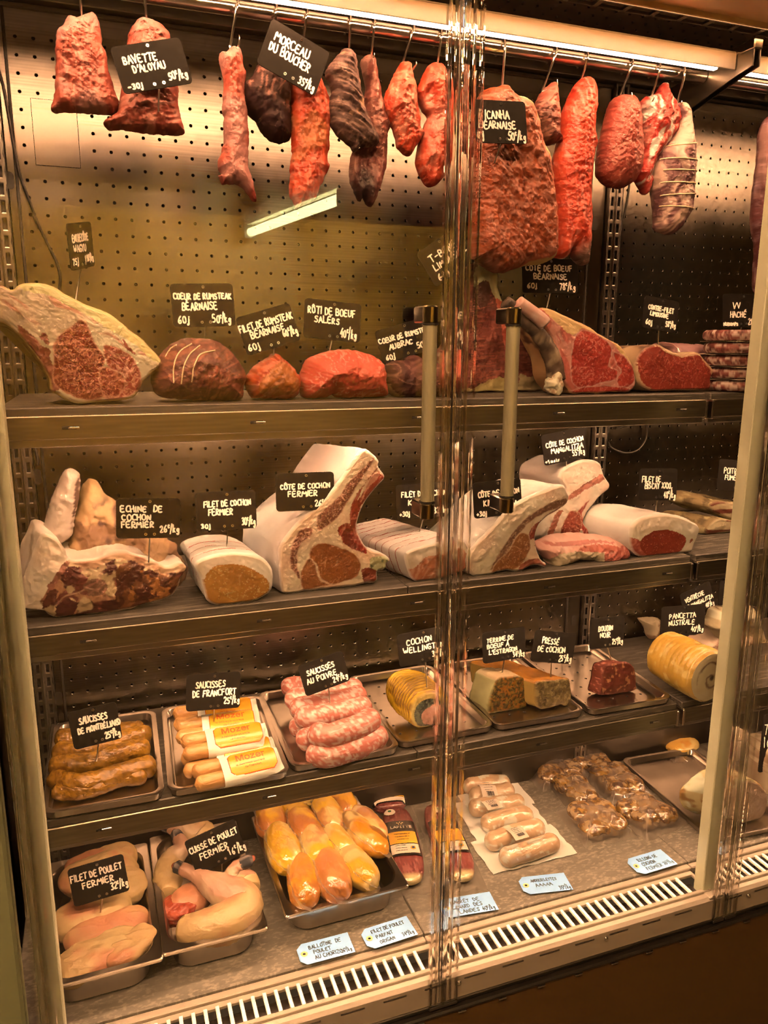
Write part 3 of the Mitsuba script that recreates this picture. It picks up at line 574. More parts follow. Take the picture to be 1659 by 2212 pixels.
class Piece:
    """a lump whose silhouette in the upright plane y = Y is the outline; rounded (R large) or slab-like (R small)"""
    def __init__(s, z, pts, Y, thick, R=None, h=.0026, smoothn=None, jagg=.0022, seed=0, relief=.0, rfreq=60, tilt=0.0, fibre=None, hollow=None, closed_smooth=True, micro=.0022):
        px = zp(z, pts); w = np.array([onY(*q, Y) for q in px])
        s.Y = Y * u; s.O = np.array([w[:, 0].mean(), s.Y, w[:, 2].mean()])
        p = w[:, [0, 2]] - s.O[[0, 2]]
        if closed_smooth: p = smooth_path(p, max(60, len(p) * 7), True)
        p = jag(p, jagg, 9, seed) if jagg else p
        s.poly = Polygon(p).buffer(0); s.poly = max(s.poly.geoms, key=lambda g: g.area) if s.poly.geom_type != 'Polygon' else s.poly
        q, t, nb = outline_tri(p, h); s.q, s.t, s.nb = q, t, nb
        d = cKDTree(resample(p, 1500, True)).query(q)[0]; d[:nb] = 0
        R = R or d.max(); s.R = R
        half = thick / 2 * np.sqrt(np.clip(1 - (1 - np.clip(d / R, 0, 1)) ** 2, 0, 1))
        q3 = np.column_stack([q, 0 * d + seed])
        rel = (fbm(q3 * rfreq + 30, 4, seed) - .5) * 2 * relief
        if fibre: ang, la, lb, am = fibre; rel = rel + (aniso(q, ang, la, lb, seed + 3) - .5) * 2 * am
        if hollow:
            for (hx, hy, rr, dep) in hollow:
                c = onY(*zp(z, [(hx, hy)])[0], Y)[[0, 2]] - s.O[[0, 2]]; e = (np.linalg.norm((q - c) / [1, 1.5], axis=1)) / rr
                rel = rel - dep * np.exp(-e ** 4)
        rel = rel + ((fbm(q3 * 190 + 11, 3, seed + 7) - .5) * 2 * micro + (np.abs(fbm(q3 * 42 + 70, 4, seed + 8) - .5) * -4 + .4) * micro * 1.3)
        edge = np.clip(d / (R * .5), 0, 1); fr = -half - rel * edge; bk = half + rel[::-1] * 0 + (fbm(q3 * rfreq + 90, 3, seed + 5) - .5) * 2 * relief * edge
        n = len(q); bi = np.r_[np.arange(nb), np.arange(nb, n) - nb + n]
        yt = q[:, 1] * tilt
        F = np.column_stack([q[:, 0], fr + yt, q[:, 1]]) + s.O; B = np.column_stack([q[nb:, 0], bk[nb:] + yt[nb:], q[nb:, 1]]) + s.O
        v = np.vstack([F, B]); f = np.vstack([t, bi[t][:, ::-1]])
        s.mesh = trimesh.Trimesh(v, f, process=False); s.front = F; s.d = d; s.rel = rel
        s.q2 = np.vstack([q, q[nb:]]); s.d2 = np.r_[d, d[nb:]]; s.back = np.r_[np.zeros(n, bool), np.ones(n - nb, bool)]
        # faces must look outwards
        s.kd = cKDTree(q)
    def loc(s, z, pts): return np.array([onY(*q, s.Y / u)[[0, 2]] for q in zp(z, pts)]) - s.O[[0, 2]]
    def zone(s, z, pts, fn, seam=None): return (Polygon(smooth_path(s.loc(z, pts), 60, True)).buffer(0), fn, seam)
    def color(s, fn): return np.clip(fn(np.column_stack([s.q2, s.back * .3])), .003, .9)
    def on(s, z, pts, n=40, off=.0008):
        """points drawn on the front surface"""
        p = resample(s.loc(z, pts), n) if len(pts) < 3 else smooth_path(s.loc(z, pts), n)
        _, i = s.kd.query(p, 3); y = s.front[i][:, :, 1].mean(1); return np.column_stack([p[:, 0] + s.O[0], y - off, p[:, 1] + s.O[2]])
class Cut:
    """a joint with a flat cut face (outline in the plane y = Y) whose body runs back along dv (metres), shrinking and rounding off at the end"""
    def __init__(s, z, pts, Y, dv, h=.0024, hb=.004, seed=0, jagg=.0008, end=.82, taper=.92, edge=.004, relief=.0012, rfreq=45, bulge=.003, floor=None, scale=None, score=None, smooth_out=True, sag=0.0):
        px = zp(z, pts); w = np.array([onY(*q, Y) for q in px]); s.Y = Y * u
        s.O = np.array([w[:, 0].mean(), s.Y, w[:, 2].mean()]); p = w[:, [0, 2]] - s.O[[0, 2]]
        if smooth_out: p = smooth_path(p, max(60, len(p) * 7), True)
        p = jag(p, jagg, 9, seed) if jagg else p
        if floor is not None: p[:, 1] = np.maximum(p[:, 1], (floor + ZF) * u - s.O[2])
        pp = Polygon(p).buffer(0); pp = max(pp.geoms, key=lambda g: g.area) if pp.geom_type != 'Polygon' else pp; p = np.array(pp.exterior.coords)[:-1]
        pin = np.array(Polygon(p).buffer(-edge, join_style=1).buffer(0).exterior.coords)[:-1] if Polygon(p).buffer(0).buffer(-edge).geom_type == 'Polygon' else p * .97
        q, t, nb = outline_tri(pin, h); s.q, s.t, s.nb = q, t, nb
        d = cKDTree(resample(pin, 1200, True)).query(q)[0]
        fr = -bulge * np.clip(d / .02, 0, 1) - (fbm(np.column_stack([q * 170, 0 * d + seed]) + 30, 3, seed) - .5) * .0022 * np.clip(d / .006, 0, 1) - (fbm(np.column_stack([q * rfreq, 0 * d + seed]) + 30, 3, seed) - .5) * 2 * relief * np.clip(d / .006, 0, 1)
        F = np.column_stack([q[:, 0], fr, q[:, 1]]); nf = len(F)
        b0 = q[:nb]; m = nb; L = np.linalg.norm(dv); dv = np.asarray(dv, float)
        # outer loop: nearest outline point for each face boundary point
        den = resample(p, nb * 6, True); o0 = den[cKDTree(den).query(b0)[1]]; oo = b0 + (o0 - b0)
        nk = max(6, int(L / hb)); ts = np.r_[edge / L * .9, np.linspace(edge / L * 1.6, 1, nk)]
        c0 = oo.mean(0); c0[1] = oo[:, 1].min() if floor is not None else c0[1]
        nrm = oo - oo.mean(0); nrm /= np.linalg.norm(nrm, axis=1, keepdims=True) + 1e-9
        V = [F]; S = [np.zeros(nf)]; A = [np.full(nf, -1.0)]
        for t_ in ts:
            k = 1 - (1 - taper) * t_
            if t_ > end: k *= math.sqrt(max(1 - ((t_ - end) / (1 - end)) ** 2 * .9, .05))
            if scale: k *= scale(t_)
            lo = c0 + (oo - c0) * k
            dsp = (fbm(np.column_stack([lo * 30, np.full(m, t_ * L * 30)]) + 60, 3, seed + 4) - .5) * 2 * relief * 2.2
            if score is not None: dsp = dsp + score(t_, oo, s)
            lo = lo + nrm * dsp[:, None]
            V.append(np.column_stack([lo[:, 0] + dv[0] * t_, np.full(m, dv[1] * t_), lo[:, 1] + dv[2] * t_ - sag * math.sin(t_ * PI)])); S.append(np.full(m, t_)); A.append(np.arange(m) / m)
        f = [t]; a = np.arange(m); b = (a + 1) % m; prev = 0
        for r in range(len(ts)):
            cur = nf + r * m; f += [np.stack([prev + b, prev + a, cur + a], 1), np.stack([prev + b, cur + a, cur + b], 1)]; prev = cur
        V = np.vstack(V); cen = V[prev:prev + m].mean(0) ; f.append(np.stack([prev + b, prev + a, np.full(m, len(V))], 1)); V = np.vstack([V, cen])
        s.S = np.r_[np.concatenate(S), 1.0]; s.A = np.r_[np.concatenate(A), 0.0]; s.nf = nf; s.m = m; s.oo = oo; s.L = L; s.dv = dv
        s.mesh = trimesh.Trimesh(V + s.O, np.vstack(f), process=False); s.loc3 = V
        if floor is not None:
            vv = s.mesh.vertices.copy(); vv[:, 2] = np.maximum(vv[:, 2], (floor + ZF) * u + .0004); s.mesh.vertices = vv
        s.kd = cKDTree(q)
    loc = Piece.loc; zone = Piece.zone
    def color(s, face, body):
        c = np.zeros((len(s.loc3), 3)); c[:s.nf] = face(np.column_stack([s.q, np.zeros(s.nf)]))
        b = s.loc3[s.nf:]; up = np.zeros(len(b)); 
        # outward direction of the body point in the section plane
        k = len(s.oo); d = np.roll(s.oo, -1, 0) - np.roll(s.oo, 1, 0); d /= np.linalg.norm(d, axis=1, keepdims=True) + 1e-9
        nr = np.tile(np.stack([d[:, 1], -d[:, 0]], 1), (len(b) // k + 1, 1))[:len(b)]
        c[s.nf:] = body(b, t=s.S[s.nf:], nx=nr[:, 0], nz=nr[:, 1], a=s.A[s.nf:])
        return np.clip(c, .003, .9)
    def on(s, z, pts, n=40, off=.0008):
        p = resample(s.loc(z, pts), n) if len(pts) < 3 else smooth_path(s.loc(z, pts), n)
        _, i = s.kd.query(p, 3); y = s.loc3[:s.nf][i][:, :, 1].mean(1); return np.column_stack([p[:, 0] + s.O[0], y + s.Y - off, p[:, 1] + s.O[2]])
def sausage(path, r, h=.003, sides=28, seed=0, relief=.0008, rf=60, end=.9, bulges=0.0):
    """rounded-end tube along path; returns mesh"""
    p = np.asarray(path, float); L = np.linalg.norm(np.diff(p, axis=0), axis=1).sum(); n = max(20, int(L / h)); p = smooth_path(p, n)
    d = np.linspace(0, L, n); e = np.minimum(d, L - d); rr = r * np.sqrt(np.clip(1 - (1 - np.clip(e / (r * end), 0, 1)) ** 2, .0, 1)); rr = np.maximum(rr, r * .06)
    rr = rr * (1 + bulges * np.sin(d / L * 9 + seed))
    m = fix(tube(p, rr, sides)); v = m.vertices; c = cKDTree(p).query(v)[1]; nr = v - p[c]; nl = np.linalg.norm(nr, axis=1, keepdims=True) + 1e-9
    m.vertices = v + nr / nl * ((fbm(v * rf, 3, seed) - .5) * 2 * relief)[:, None] * np.clip(nl / r, 0, 1); return m
def blob(c, ax, h=.004, seed=0, relief=.003, rf=35, flat=.0, power=2.0):
    """rounded lump: axes ax = 3 vectors (columns) of half-lengths"""
    lv = 4 if max(np.linalg.norm(np.asarray(ax), axis=0)) < .06 else 5
    s_ = trimesh.creation.icosphere(lv if h < .005 else 4); v = s_.vertices
    if power != 2.0: v = v / ((np.abs(v) ** power).sum(1) ** (1 / power))[:, None]
    w = v @ np.asarray(ax).T; nr = w / (np.linalg.norm(w, axis=1, keepdims=True) + 1e-9)
    w = w + nr * ((fbm(w * rf + 20 + seed * 3.3, 3, seed) - .5) * 2 * relief)[:, None]
    return trimesh.Trimesh(w + np.asarray(c), s_.faces, process=False)
def put_piece(key, pc, bsdf, fn): return put(key, pc.mesh, bsdf, True, color=pc.color(fn))
def colored(m, fn): return np.clip(fn(np.asarray(m.vertices)), .003, .9)

# ------------------------------------------------------------------ hanging cuts and their hooks
def hook(z, top, bot, tip, lab, Ym=-9.1, r=.0021):
    """S-hook: over the rail at the photo position top, down to bot, round and up to tip"""
    t = onY(*zp(z, [top])[0], YR - .5); x = t[0]; zc = (ZR + ZF) * u; R = .62 * u
    b = onY(*zp(z, [bot])[0], Ym); e = onY(*zp(z, [tip])[0], Ym - .8)
    pts = [np.array([x + .002, YR * u + R * math.cos(a), zc + R * math.sin(a)]) for a in np.radians([-40, 0, 45, 90, 135, 175])]
    pts += [np.array([x * .8 + b[0] * .2, (YR - .66) * u, zc * .8 + b[2] * .2]), (np.array([x, YR * u - R, zc]) * .12 + b * .88), b]
    lo = min(b[2], e[2]) - .012; sx = 1 if e[0] >= b[0] else -1; w = max(abs(e[0] - b[0]), .008)
    pts += [np.array([b[0] + sx * w * .25, b[1] - .004, lo]), np.array([b[0] + sx * w * .7, (b[1] + e[1]) / 2, lo + .001]), e * .6 + np.array([e[0], e[1], lo]) * .4, e]
    k = thing('meat_hook', f'steel S-hook holding {lab}', 'hook', 'meat hooks on the rail'); p = smooth_path(pts, 70)
    rr = np.full(len(p), r); rr[-8:] = np.linspace(r, r * .35, 8)
    return put(k, tube(p, rr, 8), 'steel_shiny')
MEMB = ph(176, 102, 78); SEAR = ph(66, 30, 22); PURP = ph(98, 58, 44); ORED = ph(214, 66, 38); BRED = ph(228, 78, 44); BROWN = ph(92, 50, 36)
def hang(name, lab, z, pts, Y, thick, fn, bsdf='meat', R=None, fat=None, catg='meat', **k):
    pc = Piece(z, pts, Y, thick, R, **k); n = thing(name, lab, catg, k.get('group')); pc.key = n
    put_piece(n + ('__flesh' if fat else ''), pc, bsdf, fn); return pc
memb = lambda base, seed, am=.55, c=MEMB: (lambda q, **k: mixc(base(q), c, ss(am, am + .12, N(q, 16, seed)) * .8))
h1 = hang('bavette_steak', 'flat trapezoid flank of raw beef hanging leftmost on the rail', 1, '440,104 490,120 560,88 610,92 640,170 655,290 682,345 690,440 720,520 735,590 758,640 757,700 735,738 660,735 520,722 420,722 328,713 345,630 352,480 355,400 355,310 360,200 400,165', -9.6, .045,
          memb(lean_c(ph(190, 78, 52), ph(138, 50, 34), seed=1, ang=1.3), 4, .52), R=.018, relief=.006, rfreq=38, seed=1, fibre=(1.2, .05, .012, .004), h=.0019)
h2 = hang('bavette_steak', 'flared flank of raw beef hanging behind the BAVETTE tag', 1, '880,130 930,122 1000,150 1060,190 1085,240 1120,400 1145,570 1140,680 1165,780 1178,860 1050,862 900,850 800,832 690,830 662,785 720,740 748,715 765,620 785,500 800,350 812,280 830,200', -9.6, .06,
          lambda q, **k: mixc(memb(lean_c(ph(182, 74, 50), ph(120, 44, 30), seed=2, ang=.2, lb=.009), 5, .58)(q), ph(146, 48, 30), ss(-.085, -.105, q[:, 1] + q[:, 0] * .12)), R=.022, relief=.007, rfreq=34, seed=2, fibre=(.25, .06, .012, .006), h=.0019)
h3 = hang('hanging_beef_strip', 'long pinkish strip of raw beef with ragged foot, third from the left', 2, '95,322 130,310 170,280 215,300 240,400 252,470 245,560 262,700 268,850 265,980 285,1060 312,1192 290,1195 255,1150 205,1110 150,1100 110,1105 85,1050 105,1045 82,970 110,890 118,750 112,640 120,520 100,400', -9.5, .055,
          memb(lean_c(ph(204, 84, 56), ph(158, 50, 34), seed=3, ang=1.5, la=.09, lb=.008), 6, .56, ph(205, 120, 92)), relief=.004, seed=3, fibre=(1.5, .06, .010, .003), h=.0019)
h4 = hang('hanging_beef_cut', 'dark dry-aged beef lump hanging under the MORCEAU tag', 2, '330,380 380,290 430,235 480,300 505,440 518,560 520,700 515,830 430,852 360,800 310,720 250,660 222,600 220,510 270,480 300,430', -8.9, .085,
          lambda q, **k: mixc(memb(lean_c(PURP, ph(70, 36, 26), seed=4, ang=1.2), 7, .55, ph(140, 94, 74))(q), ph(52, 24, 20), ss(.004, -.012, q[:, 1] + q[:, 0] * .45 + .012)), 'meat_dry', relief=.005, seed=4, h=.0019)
h5 = hang('hanging_beef_strip', 'bright red long strip of beef right of the dark lump', 2, '560,320 600,240 650,300 700,470 740,580 765,690 750,760 748,880 735,960 748,1005 718,1060 690,1130 665,1200 600,1230 555,1258 535,1200 512,1160 515,1010 525,900 522,760 518,600 520,450', -9.5, .06,
          memb(lean_c(BRED, ph(168, 42, 26), ph(238, 130, 92), seed=5, ang=1.5, la=.05), 8, .6, ph(190, 92, 50)), relief=.006, seed=5, fibre=(1.5, .05, .012, .004), h=.0019)
h6 = hang('hanging_beef_cut', 'wrinkled dark purple dry-aged beef cut hanging in the middle of the rail', 2, '830,300 870,300 905,340 915,400 930,500 945,580 965,660 1000,740 1030,800 1042,860 1000,880 940,878 905,910 870,870 820,830 770,770 745,700 742,640 760,560 755,500 725,450 745,400 790,340', -9.9, .06,
          lambda q, **k: mixc(lean_c(ph(108, 66, 50), ph(52, 29, 21), ph(170, 108, 78), seed=6, ang=-.5, la=.06, lb=.004)(q), ph(190, 120, 80), ss(.72, .8, N(q, 60, 3))), 'meat_dry', relief=.003, seed=6, fibre=(-.55, .05, .0045, .007), h=.0016)
h7 = hang('hanging_beef_cut', 'brown onglet of beef with a dark hollow pocket at its foot', 2, '940,365 975,330 1010,345 1030,400 1045,500 1060,580 1085,680 1110,760 1095,820 1090,960 1065,1080 1030,1180 998,1242 962,1200 945,1168 930,1205 905,1150 870,1060 875,960 890,900 940,880 975,830 962,700 955,600 970,520 950,430', -9.0, .06,
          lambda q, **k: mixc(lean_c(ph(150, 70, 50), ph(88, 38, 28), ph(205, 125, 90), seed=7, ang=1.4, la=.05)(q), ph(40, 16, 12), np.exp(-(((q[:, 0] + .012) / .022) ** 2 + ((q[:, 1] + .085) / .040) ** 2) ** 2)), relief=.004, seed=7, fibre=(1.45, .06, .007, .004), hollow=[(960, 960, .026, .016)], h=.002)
h8 = hang('hanging_beef_cut', 'orange-red raw beef cut tapering to a point, left of the twin cut', 2, '1175,375 1230,380 1240,440 1265,520 1270,600 1290,700 1285,750 1308,810 1270,870 1240,925 1210,930 1160,880 1145,820 1125,760 1095,710 1068,640 1085,560 1120,480 1150,420', -9.4, .055,
          memb(lean_c(ORED, ph(160, 46, 26), ph(240, 140, 96), seed=8, ang=1.2), 9, .6, ph(236, 120, 82)), relief=.007, rfreq=45, seed=8, h=.0019)
h9 = hang('hanging_beef_cut', 'red folded twin-lobed beef cut hanging beside the clear seal', 2, '1340,390 1400,380 1450,430 1475,500 1490,650 1480,760 1480,900 1455,1020 1400,1090 1350,1122 1310,1080 1275,1000 1270,940 1290,830 1320,740 1338,700 1310,660 1280,600 1266,545 1300,470', -9.4, .06,
          memb(lean_c(ph(216, 72, 42), ph(160, 44, 28), ph(238, 130, 92), seed=9, ang=1.4), 10, .6, ph(236, 128, 92)), relief=.006, rfreq=40, seed=9, hollow=[(1330, 600, .012, .014), (1370, 720, .010, .008)], h=.0019)
h10 = hang('picanha_joint', 'huge hanging slab of dark red beef with a yellow fat edge right of the seal', 3, '200,470 250,455 290,440 330,490 400,520 440,590 480,740 520,860 545,1060 550,1180 545,1310 500,1350 400,1370 280,1400 220,1370 170,1330 145,1300 145,900 155,600', -9.6, .10,
           lambda q, **k: q[:, :3] * 0 + .3, R=.03, relief=.006, rfreq=30, seed=10, fibre=(-.9, .05, .010, .005), h=.0019, fat=True)
def c10(q, **k):
    e = h10.loc(3, '330,490 400,520 440,590 480,740 520,860 545,1060 550,1180 545,1310 500,1350 400,1370'.split() and [tuple(map(float, s.split(','))) for s in '360,490 415,520 450,590 490,740 530,860 555,1060 560,1180 555,1310 505,1360 400,1385'.split()])
    d = shapely.distance(LineString(e), shapely.points(q[:, :2] + (N(q, 40, 3)[:, None] - .5) * .012))
    c = lean_c(ph(168, 66, 34), ph(104, 36, 16), ph(220, 124, 88), seed=11, ang=-.8, la=.04, lb=.006)(q)
    c = mixc(c, ph(214, 96, 62), ss(.022, .014, d) * .8); return mixc(c, fat_c(ph(244, 196, 118), ph(232, 158, 84), 3)(q), ss(.0135, .0105, d))
put_piece(h10.key, h10, 'meat', c10); scene.pop(h10.key + '__flesh')
h11 = hang('hanging_beef_cut', 'small two-tone brown beef cut hanging right of the big slab', 3, '555,425 570,500 578,600 580,680 592,718 545,745 500,730 480,690 455,610 462,550 495,480 530,440', -9.3, .06,
           lambda q, **k: mixc(lean_c(ph(186, 88, 62), ph(140, 58, 40), seed=12, ang=1.2)(q), lean_c(ph(110, 44, 30), ph(72, 26, 18), seed=13)(q), ss(.006, -.004, q[:, 1] + q[:, 0] * .9 - .004)), relief=.003, seed=11, h=.0019)
h12 = hang('hanging_beef_fillet', 'long smooth bright red beef fillet hanging on the right', 3, '690,410 730,400 760,450 766,540 756,650 765,740 752,800 742,900 736,1000 742,1100 738,1180 735,1250 725,1350 700,1362 660,1320 645,1270 625,1310 600,1330 558,1300 553,1150 562,1000 560,850 588,720 605,600 640,500', -9.3, .075,
           lambda q, **k: mixc(lean_c(ph(226, 76, 46), ph(190, 50, 30), ph(238, 130, 96), seed=14, ang=1.5, la=.09, lb=.006, fl=.05)(q), lean_c(ph(130, 84, 60), ph(92, 50, 36), seed=15)(q), ss(-.10, -.135, q[:, 1] - q[:, 0] * .9 + .02 * (N(q, 40, 2) - .5))), relief=.003, seed=12, fibre=(1.5, .10, .008, .0015), h=.0019)
h13 = hang('hanging_beef_cut', 'oval brown-red beef cut with a pale tip, in front of the slotted upright', 3, '890,490 960,500 985,570 996,680 1000,800 985,890 940,950 860,965 800,910 790,850 800,740 825,640 850,540', -9.3, .08,
           lambda q, **k: mixc(marble_c(ph(178, 70, 48), ph(140, 50, 34), ph(206, 112, 80), 1.1, .12, 1.4, 16)(q), ph(226, 168, 120), ss(-.098, -.104, q[:, 1] + q[:, 0] * .1)), relief=.003, seed=13, h=.002)
h14 = hang('hanging_beef_trim', 'ragged red beef trim streaked with white fat hanging between two cuts', 3, '1128,415 1142,470 1175,520 1196,590 1185,680 1140,740 1100,790 1060,870 1055,950 1020,1005 1000,960 970,900 1000,820 1008,700 1000,620 1010,520 1050,490 1090,470', -9.0, .06,
           lambda q, **k: mixc(lean_c(ph(206, 60, 42), ph(140, 34, 24), seed=17, ang=1.2)(q), ph(240, 190, 148), ss(.56, .66, aniso(q, 1.3, .026, .008, 5)) * .9), relief=.012, rfreq=50, seed=14, jagg=.004, h=.002)
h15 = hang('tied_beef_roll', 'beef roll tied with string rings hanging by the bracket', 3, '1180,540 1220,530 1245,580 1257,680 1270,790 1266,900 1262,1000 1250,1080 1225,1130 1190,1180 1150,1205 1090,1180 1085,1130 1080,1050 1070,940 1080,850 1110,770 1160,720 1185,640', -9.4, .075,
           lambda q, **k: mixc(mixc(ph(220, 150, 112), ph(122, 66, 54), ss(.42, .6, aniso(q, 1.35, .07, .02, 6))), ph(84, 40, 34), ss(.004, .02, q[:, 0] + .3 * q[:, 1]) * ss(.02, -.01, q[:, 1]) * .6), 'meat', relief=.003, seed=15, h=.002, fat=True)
for a, b in zip('1110,752;1090,822;1085,882;1080,945;1082,1010;1085,1062'.split(';'), '1262,752;1268,835;1266,890;1262,950;1258,1002;1255,1080'.split(';')):
    a, b = [tuple(map(float, s.split(','))) for s in (a, b)]; m = ((a[0] + b[0]) / 2, (a[1] + b[1]) / 2 + 5)
    part(h15.key, 'string', tube(h15.on(3, [a, m, b], 30, .0012), .0012, 6), 'string')
h16 = hang('hanging_beef_strip', 'dark dry beef strip hanging at the right photo edge', 0, '1665,248 1642,290 1640,330 1628,430 1626,490 1634,540 1631,590 1633,632 1652,634 1685,600 1710,450 1700,300', -9.3, .06,
           memb(lean_c(ph(120, 54, 44), ph(84, 36, 30), ph(190, 130, 110), seed=18, ang=1.4), 11, .6, ph(170, 106, 82)), 'meat_dry', relief=.005, seed=16, h=.003)
hook(1, (512, -20), (525, 130), (480, 105), 'the leftmost flat flank'); hook(1, (922, -10), (940, 165), (925, 165), 'the flank behind the BAVETTE tag')
hook(1, (1515, 0), (1472, 300), (1530, 225), 'the pinkish strip, third from the left'); hook(2, (425, 20), (418, 260), (440, 220), 'the dark lump under the MORCEAU tag')
hook(2, (610, 50), (588, 280), (620, 260), 'the bright red strip behind the MORCEAU tag'); hook(2, (866, 90), (868, 320), (862, 315), 'the wrinkled purple cut')
hook(2, (1010, 110), (1000, 345), (1018, 315), 'the onglet with the hollow foot'); hook(2, (1246, 145), (1188, 378), (1268, 368), 'the orange-red pointed cut')
hook(2, (1410, 180), (1394, 400), (1404, 380), 'the twin-lobed red cut beside the seal'); hook(3, (300, 195), (296, 455), (310, 450), 'the huge slab with the yellow fat edge')
hook(3, (566, 240), (502, 465), (578, 408), 'the small two-tone brown cut'); hook(3, (726, 265), (704, 405), (732, 424), 'the long smooth red fillet')
hook(3, (956, 305), (893, 505), (960, 475), 'the oval cut with the pale tip'); hook(3, (1097, 325), (1060, 500), (1075, 490), 'the ragged fat-streaked trim')
hook(3, (1222, 345), (1190, 545), (1216, 516), 'the string-tied beef roll')

# ------------------------------------------------------------------ shelf 1: beef
def cy(z, pt, Z): return onZ(*zp(z, [pt])[0], Z)[1] / u
CREAM, DCREAM = ph(238, 186, 134), ph(222, 156, 112)
k = thing('wagyu_rib_joint', 'thick marbled rib joint with broad cream fat cap, leftmost on the top shelf', 'meat')
c = Cut(4, '-70,425 0,412 40,430 75,440 120,405 200,403 300,425 370,465 430,490 520,540 600,570 680,610 760,680 830,730 890,790 942,855 925,890 880,925 840,965 825,975 808,1020 770,1065 700,1085 640,1090 520,1097 440,1097 390,1085 330,1045 298,1035 280,960 225,860 150,760 90,690 30,640 -70,600', -11.4, (-.015, .13, .0), floor=Z1, seed=21, h=.0017, relief=.0016)
mb = marble_c(ph(150, 48, 30), ph(98, 28, 20), ph(226, 124, 84), .75, .5, .6, 22)
face = zones_c(lambda q: mixc(fat_c(CREAM, DCREAM, 3)(q), ph(204, 104, 72), ss(.6, .72, aniso(q, -.6, .05, .012, 8)) * .7),
    [c.zone(4, '120,400 200,398 300,420 430,485 600,565 760,675 890,785 945,858 880,850 780,760 640,680 520,600 400,540 300,480 200,460 120,440', fat_c(ph(246, 198, 130), ph(240, 180, 104), 4)),
     c.zone(4, '105,650 170,690 240,770 300,850 320,960 345,1020 300,1030 280,960 225,860 150,760', lean_c(ph(150, 62, 44), ph(96, 34, 24), seed=23, ang=-.8)),
     c.zone(4, '232,720 252,690 272,705 282,765', plain_c(ph(140, 62, 44))), c.zone(4, '225,775 290,790 290,850 330,900 300,940 250,850', lean_c(ph(150, 60, 42), ph(120, 40, 28), seed=24)),
     c.zone(4, '330,730 380,680 470,620 500,640 545,740 600,830 598,880 570,940 600,1000 590,1060 520,1080 430,1065 340,1010 305,950 318,850 308,790', mb, ph(228, 140, 100)),
     c.zone(4, '600,770 680,780 760,830 812,925 800,1010 745,1055 620,1075 600,1010 640,960 720,960 690,920 620,880', marble_c(ph(176, 66, 46), ph(140, 46, 32), ph(232, 142, 102), .8, .6, 1.0, 25), ph(228, 140, 100)),
     c.zone(4, '600,890 650,905 705,940 722,1000 690,1050 610,1060 585,1000 570,940', mb, ph(228, 140, 100)),
     c.zone(4, '700,735 720,742 790,820 740,790', plain_c(ph(140, 52, 36)))], c.O, .002, .0016, seed=5)
put(k, c.mesh, 'meat', True, color=c.color(face, fat_c(ph(246, 196, 116), ph(226, 150, 80), 6, stain=ph(170, 96, 60))))

def roll_strings(pc, z, curves, key):
    for cpts in curves: part(key, 'string', tube(pc.on(z, cpts, 40, .0010), .0011, 6), 'string')
def floor_clamp(m, Z):
    v = m.vertices.copy(); v[:, 2] = np.maximum(v[:, 2], (Z + ZF) * u + .0004); m.vertices = v
p1 = Piece(4, '870,950 900,860 940,800 1000,750 1080,722 1160,725 1240,733 1300,770 1350,820 1390,880 1418,940 1405,1000 1380,1080 1200,1085 1090,1080 1000,1075 900,1050', -9.6, .15, None, relief=.006, rfreq=32, seed=31, jagg=.002, h=.0019)
k = thing('tied_beef_roast', 'dark rolled beef roast bound with four string rings, left on the top shelf', 'meat'); floor_clamp(p1.mesh, Z1)
fz = zones_c(lean_c(ph(122, 58, 44), ph(78, 36, 28), ph(196, 100, 66), seed=32, ang=.1), [p1.zone(4, '1110,900 1200,870 1290,920 1330,930 1400,900 1415,960 1380,1050 1250,1075 1180,1065 1120,1000', lean_c(ph(134, 54, 38), ph(76, 28, 20), ph(190, 86, 56), seed=33, ang=1.0))], 0, .003, .001)
put_piece(k + '__flesh', p1, 'meat', fz)
for s in ('945,830 975,785 1010,762', '980,970 985,870 1020,800 1090,755', '1022,975 1035,880 1075,810 1135,765', '1080,965 1090,880 1130,815 1215,792'):
    part(k, 'string', tube(p1.on(4, [tuple(map(float, w.split(','))) for w in s.split()], 40, .001), .0011, 6), 'string')
p2 = Piece(5, '150,762 200,690 270,640 300,625 320,600 360,612 420,660 470,720 490,770 485,840 440,890 350,892 250,890 180,880 152,825', -9.8, .11, None, relief=.005, rfreq=40, seed=34, h=.0019)
k = thing('rump_fillet_roast', 'small orange-red rump fillet with a tufted top, under the FILET DE RUMSTEAK tag', 'meat'); floor_clamp(p2.mesh, Z1)
put_piece(k, p2, 'meat', zones_c(lean_c(ph(206, 74, 38), ph(150, 44, 24), ph(232, 130, 90), seed=35), [p2.zone(5, '200,800 280,690 360,650 430,720 460,790 430,850 320,870 230,860', lean_c(ph(176, 80, 34), ph(140, 54, 24), ph(214, 124, 80), seed=36, ang=.6))], 0, .004, .0012, ph(226, 110, 70)))
p3 = Piece(5, '488,770 520,690 560,630 640,595 740,576 840,583 920,600 990,640 1025,700 1034,800 1036,860 1000,884 860,888 740,886 695,862 665,878 600,890 515,884 494,830', -9.8, .14, .05, relief=.004, rfreq=50, seed=37, h=.0020, hollow=[(690, 880, .014, .012)], fibre=(.1, .03, .006, .002))
k = thing('beef_roast', 'large coral-red domed beef roast under the RÔTI DE BOEUF tag', 'meat'); floor_clamp(p3.mesh, Z1)
put_piece(k, p3, 'meat', lambda q, **kk: mixc(marble_c(ph(226, 88, 60), ph(196, 62, 42), ph(240, 138, 102), 1.1, .3, .1, 38)(q), ph(206, 92, 56), ss(.02, .0, np.hypot(q[:, 0] + .037, q[:, 1] + .03)) * .5))
